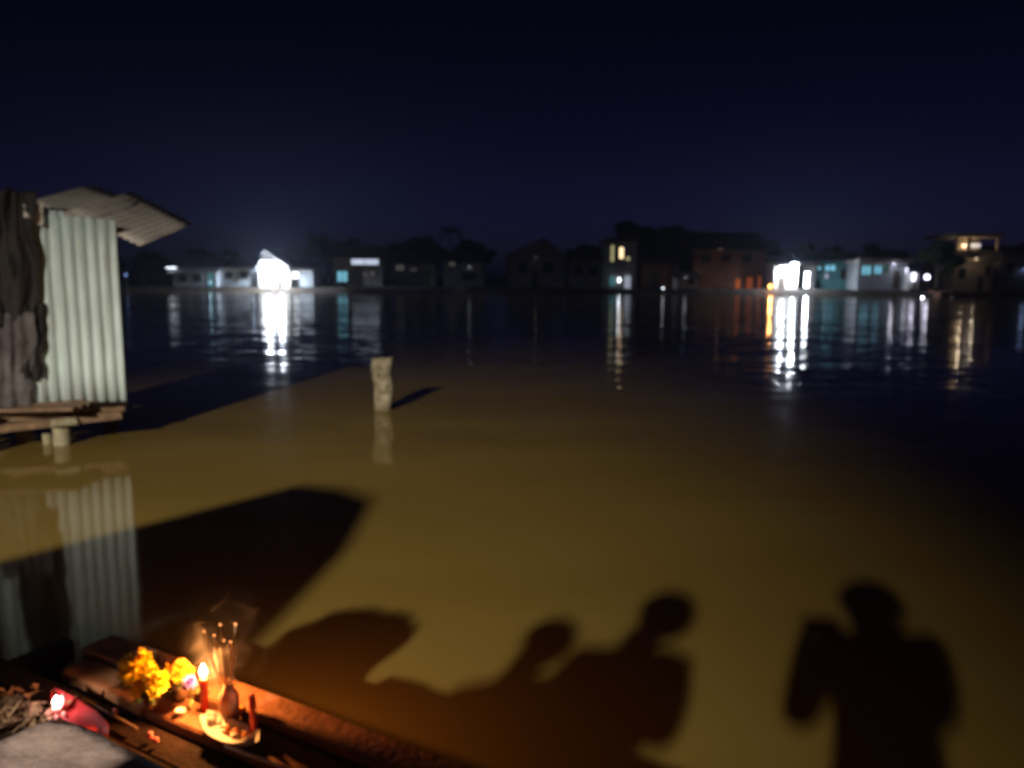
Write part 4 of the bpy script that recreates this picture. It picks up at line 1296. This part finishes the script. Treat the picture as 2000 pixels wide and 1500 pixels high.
h = house('beige_tower_house', 'tall beige house with a lit roof terrace under a flat slab', 1862, 1936, 510, 570, W_beige, W_beige, 'flat', D=91, depth=7, openings=[('window', 1870, 1884, 524, 545, F_glass), ('door', 1908, 1918, 540, 569, F_frame), ('window', 1922, 1932, 520, 540, F_glass)])
D = 91
X = lambda p: fm(p, D) - h.location.x
MB().box(X(1850), X(1944), -.8, 6, fz(464, D, 1900), fz(456, D, 1900)).build('terrace_slab', W_beige, h)
MB().box(X(1884), X(1928), 2.2, 2.35, fz(504, D, 1900), fz(465, D, 1900)).build('terrace_wall', W_beige, h)
for p in (1856, 1882, 1938):
    MB().box(X(p) - .15, X(p) + .15, -.5, -.2, fz(504, D, 1900), fz(465, D, 1900)).build('terrace_pillar', W_beige, h)
MB().box(X(1852), X(1942), -.6, -.45, fz(501, D, 1900), fz(489, D, 1900)).build('terrace_parapet', W_beige, h)
bk = MB().box(X(1884), X(1926), 2.0, 2.19, fz(471, D, 1900), fz(469, D, 1900)).build('lamp', F_frame, h)
MB().tube([(X(1900), 1.9, fz(478, D, 1900)), (X(1925), 1.9, fz(478, D, 1900))], .22, 10).build('lamp_tube', glow('terrace_tube', (1, .93, .9), .7), bk)
MB().lathe([(.05, .2), (.22, .1), (.26, 0), (.05, -.2)], (X(1890), 1.6, fz(479, D, 1900)), 12).build('bulb', G_warm, bk, smooth=True)
point('lamp_light', (X(1893), 1.2, fz(479, D, 1900)), 45, (1, .8, .55), h, .1)
lamp_on(h, 1890, 506, .3, G_dim, 45, (1, .82, .58), 1.3)
h = house('edge_house', 'unlit grey house at the right picture edge with a blue lamp', 1950, 2040, 500, 566, W_grey, F_roof, 'side', 480, D=93, openings=[('window', 1962, 1976, 515, 532, F_glass)])
lamp_on(h, 1995, 525, .4, glow('blue_tube', (.3, .5, 1), 1.2), 12, (.4, .55, 1), .4)
h = house('low_grey_house', 'unlit low house between hut and grey-roofed house', 262, 330, 530, 563, W_grey, F_roof, 'side', 512, D=92, openings=[('window', 290, 306, 538, 552, F_glass)])
h = house('brick_store', 'dark store behind the small lamp at the water edge', 1252, 1316, 512, 565, W_brown, F_roof, 'side', 496, D=93, openings=[('door', 1270, 1286, 532, 564, F_frame)])
house('far_left_house', 'unlit house hidden behind the corrugated hut', 60, 200, 515, 563, W_grey, F_roof, 'side', 495, D=93, openings=[('window', 100, 120, 530, 548, F_glass)])
house('far_right_house', 'unlit house outside the right picture edge', 2070, 2190, 510, 568, W_grey, F_roof, 'side', 488, D=93, openings=[('window', 2100, 2120, 525, 545, F_glass)])
# brick-coloured revetment below the beige house
x0, x1 = fm(1822, 86), fm(1945, 86)
tag(MB().hexa([(x0, 84.3, -.6), (x1, 84.3, -.6), (x1, 88, -.6), (x0, 88, -.6), (x0 + .5, 85.2, fz(565, 86)), (x1, 85.2, fz(563, 86)), (x1, 88, fz(562, 86)), (x0 + .5, 88, fz(562, 86))]).build('brick_embankment', W_brown), 'sloping brown embankment below the beige house', 'embankment')

# long moored boat
bx0, bx1 = fm(676, 82), fm(906, 82)
boat = empty('long_boat', ((bx0 + bx1) / 2, 82, 0), R(2), 'long low pale wooden boat moored off the far bank', 'boat')
L = (bx1 - bx0) / 2
rings = []
for k in range(25):
    u = -1 + 2 * k / 24
    w = 0.9 * (max(.02, 1 - abs(u) ** 2.6)) ** .7
    sheer = .42 + .40 * abs(u) ** 2.5
    kz = -.25 + .35 * abs(u) ** 3
    rings.append([(L * u, -w * .55, kz), (L * u, -w, sheer), (L * u, -w * .93, sheer), (L * u, -w * .5, kz + .08), (L * u, w * .5, kz + .08), (L * u, w * .93, sheer), (L * u, w, sheer), (L * u, w * .55, kz)])
M_boat = mat('pale_boat_paint', (.72, .72, .68), .7, .2, 1.0)
MB().rings(rings).build('hull', M_boat, boat, smooth=False)
for k in range(6):
    x = -L * .7 + L * 1.4 * k / 5
    MB().box(x - .15, x + .15, -.78, .78, .34, .38).build('thwart', F_pile, boat)
MB().tube([(L * .86, .1, .6), (L * .99, .1, .95), (L * 1.06, .1, .75)], .05, 8).build('tiller', F_frame, boat)

# trees
def crown_mesh(name, seed, n, blobs, leaf):
    rnd = random.Random(seed)
    mb = MB()
    for k in range(n):
        c, r = rnd.choice(blobs)
        d = V(rnd.gauss(0, 1), rnd.gauss(0, 1), rnd.gauss(0, 1)).normalized() * (rnd.random() ** .45)
        p = Vector(c) + V(d.x * r, d.y * r, d.z * r * .75)
        e = Euler((rnd.uniform(-1.2, 1.2), rnd.uniform(-1.2, 1.2), rnd.uniform(0, 6.3))).to_matrix()
        l = leaf * rnd.uniform(.6, 1.3)
        mb.add([p + e @ V(-l, 0, 0), p + e @ V(-l * .2, l * .45, 0.02), p + e @ V(l, 0, -.05), p + e @ V(0, -l * .5, 0.02)], [(0, 1, 2), (0, 2, 3)])
    return mb
def proto_tree(seed, name, label, m):
    rnd = random.Random(seed)
    t = empty(name, (0, 0, 0), 0, label, 'tree')
    blobs = []
    tr = MB()
    tr.tube([(0, 0, -.05), (.01, 0, .22), (.03, .01, .45), (.02, 0, .72)], [.035, .026, .02, .008], 8)
    for k in range(8):
        a = 2 * math.pi * k / 8 + rnd.uniform(-.4, .4)
        z0 = rnd.uniform(.28, .55)
        e = V(math.cos(a) * rnd.uniform(.16, .32), math.sin(a) * rnd.uniform(.16, .32), z0 + rnd.uniform(.08, .3))
        tr.tube([(.02, 0, z0), tuple(e * .5 + V(.01, 0, z0 * .5 + .02)), tuple(e)], [.012, .008, .003], 6)
        blobs.append((e, rnd.uniform(.10, .17)))
    for k in range(6):
        blobs.append((V(rnd.uniform(-.16, .16), rnd.uniform(-.16, .16), rnd.uniform(.62, .88)), rnd.uniform(.09, .15)))
    tr.build('trunk', M_bark, t, smooth=True)
    crown_mesh('crown', seed, 2600, blobs, .028).build('crown', m, t)
    return t
def proto_palm(seed, label):
    rnd = random.Random(seed)
    t = empty('palm_tree', (0, 0, 0), 0, label, 'tree')
    MB().tube([(0, 0, -.05), (.02, 0, .3), (.06, 0, .62), (.07, 0, .82)], [.022, .016, .013, .012], 8).build('trunk', M_bark, t, smooth=True)
    mb = MB()
    for k in range(16):
        a = 2 * math.pi * k / 16 + rnd.uniform(-.2, .2)
        el = rnd.uniform(-.2, .9)
        d = V(math.cos(a), math.sin(a), 0)
        s_ = V(-d.y, d.x, 0)
        base = V(.07, 0, .82)
        pts = [base + d * .30 * u * math.cos(el * (1 - .4 * u)) + zc * (.30 * u * math.sin(el) - .20 * u * u) for u in (0, .2, .4, .6, .8, 1)]
        for i in range(5):
            for q in range(5):
                u = i + q / 5
                p = pts[i].lerp(pts[i + 1], q / 5)
                ln_ = .055 * (1 - abs(u / 5 - .45))
                for sg in (-1, 1):
                    tip = p + s_ * sg * ln_ + d * .03 - zc * .035
                    mb.add([p, p + d * .008, tip], [(0, 1, 2)])
        mb.tube([tuple(p) for p in pts], .003, 4)
    mb.build('crown', M_leafd, t)
    return t
pA = proto_tree(41, 'broadleaf_tree', 'tall broad tree rising highest behind the two-storey house', M_leafd)
pB = proto_tree(57, 'broadleaf_tree', 'round dark tree hiding the foot of the beige tower house', M_leafg)
pC = proto_tree(73, 'broadleaf_tree', 'small tree with green-lit leaves behind the pale blue house', M_leafg)
pP = proto_palm(5, 'tall palm standing over the dark cottage with two lamps')
trees = [
    (pA, 1250, 424, 101, 1.25, None), (pB, 1830, 462, 87.2, 1.0, None), (pC, 446, 482, 93, 1.0, None), (pP, 884, 428, 101, 1.0, None),
    (pB, 1325, 430, 103, 1.2, 'broad tree between the tall tree and the brown house'),
    (pC, 1402, 446, 106, 1.3, 'dark tree standing behind the roof of the brown house'),
    (pA, 700, 462, 104, 1.2, 'bushy tree behind the strip-lit house'),
    (pC, 760, 470, 102, 1.2, 'low tree right of the strip-lit house'),
    (pB, 820, 452, 105, 1.3, 'wide tree behind the dark low house with dim windows'),
    (pA, 925, 462, 103, 1.2, 'tree to the right of the tall palm'),
    (pB, 640, 455, 110, 1.3, 'faint tree behind the shed with the lit window'),
    (pP, 628, 440, 112, 1.0, 'slender palm behind the shed with the lit window'),
    (pC, 565, 478, 112, 1.4, 'tree behind the glaring white gable'),
    (pB, 390, 478, 108, 1.2, 'tree behind the grey-roofed house'),
    (pA, 300, 484, 106, 1.3, 'tree above the low house beyond the hut'),
    (pC, 1150, 474, 104, 1.4, 'low tree behind the unlit plain house'),
    (pB, 1480, 462, 108, 1.3, 'tree above the right end of the brown house roof'),
    (pA, 1560, 470, 109, 1.2, 'tree behind the glaring white porch'),
    (pC, 1640, 474, 107, 1.3, 'tree behind the cyan-windowed house'),
    (pA, 1715, 472, 109, 1.3, 'tree behind the white-eaved house'),
    (pB, 1985, 468, 106, 1.2, 'tree behind the house at the right edge'),
    (pC, 1030, 482, 110, 1.3, 'low tree left behind the pointed roof'),
    (pA, 150, 480, 108, 1.3, 'tree hidden behind the corrugated hut'),
    (pC, 2110, 470, 108, 1.3, 'tree outside the right picture edge'),
]
for k, (p, px, py, D, wd, lb) in enumerate(trees):
    o = p if lb is None else copy_tree(p)
    hgt = fz(py, D, px) - 0.8
    zs_ = hgt / .98
    o.location = (fm(px, D), D, 0.75)
    o.scale = (zs_ * 1.05 * wd, zs_ * 1.05 * wd, zs_)
    o.rotation_euler = (0, 0, k * 1.37)
    if lb:
        o['label'] = lb
    if p is pP:
        o['group'] = 'palms on the far bank'
        o.scale = (zs_ * .8, zs_ * .8, zs_)
    else:
        o['group'] = 'trees behind the far houses'

# ------------------------------------------------------------------ damp night air over the river
M_haze = bpy.data.materials.new('river_haze')
M_haze.use_nodes = True
hn_ = M_haze.node_tree
hn_.nodes.remove(hn_.nodes['Principled BSDF'])
hv = hn_.nodes.new('ShaderNodeVolumePrincipled')
hv.inputs['Density'].default_value = 0.0008
hv.inputs['Color'].default_value = (0.62, 0.72, 0.97, 1)
hv.inputs['Anisotropy'].default_value = 0.55
hn_.links.new(hv.outputs[0], hn_.nodes['Material Output'].inputs['Volume'])
tag(MB().box(-1500, 1500, -900, 1900, -2.6, 15).build('haze', M_haze), 'thin damp haze over the river', None, kind='stuff')
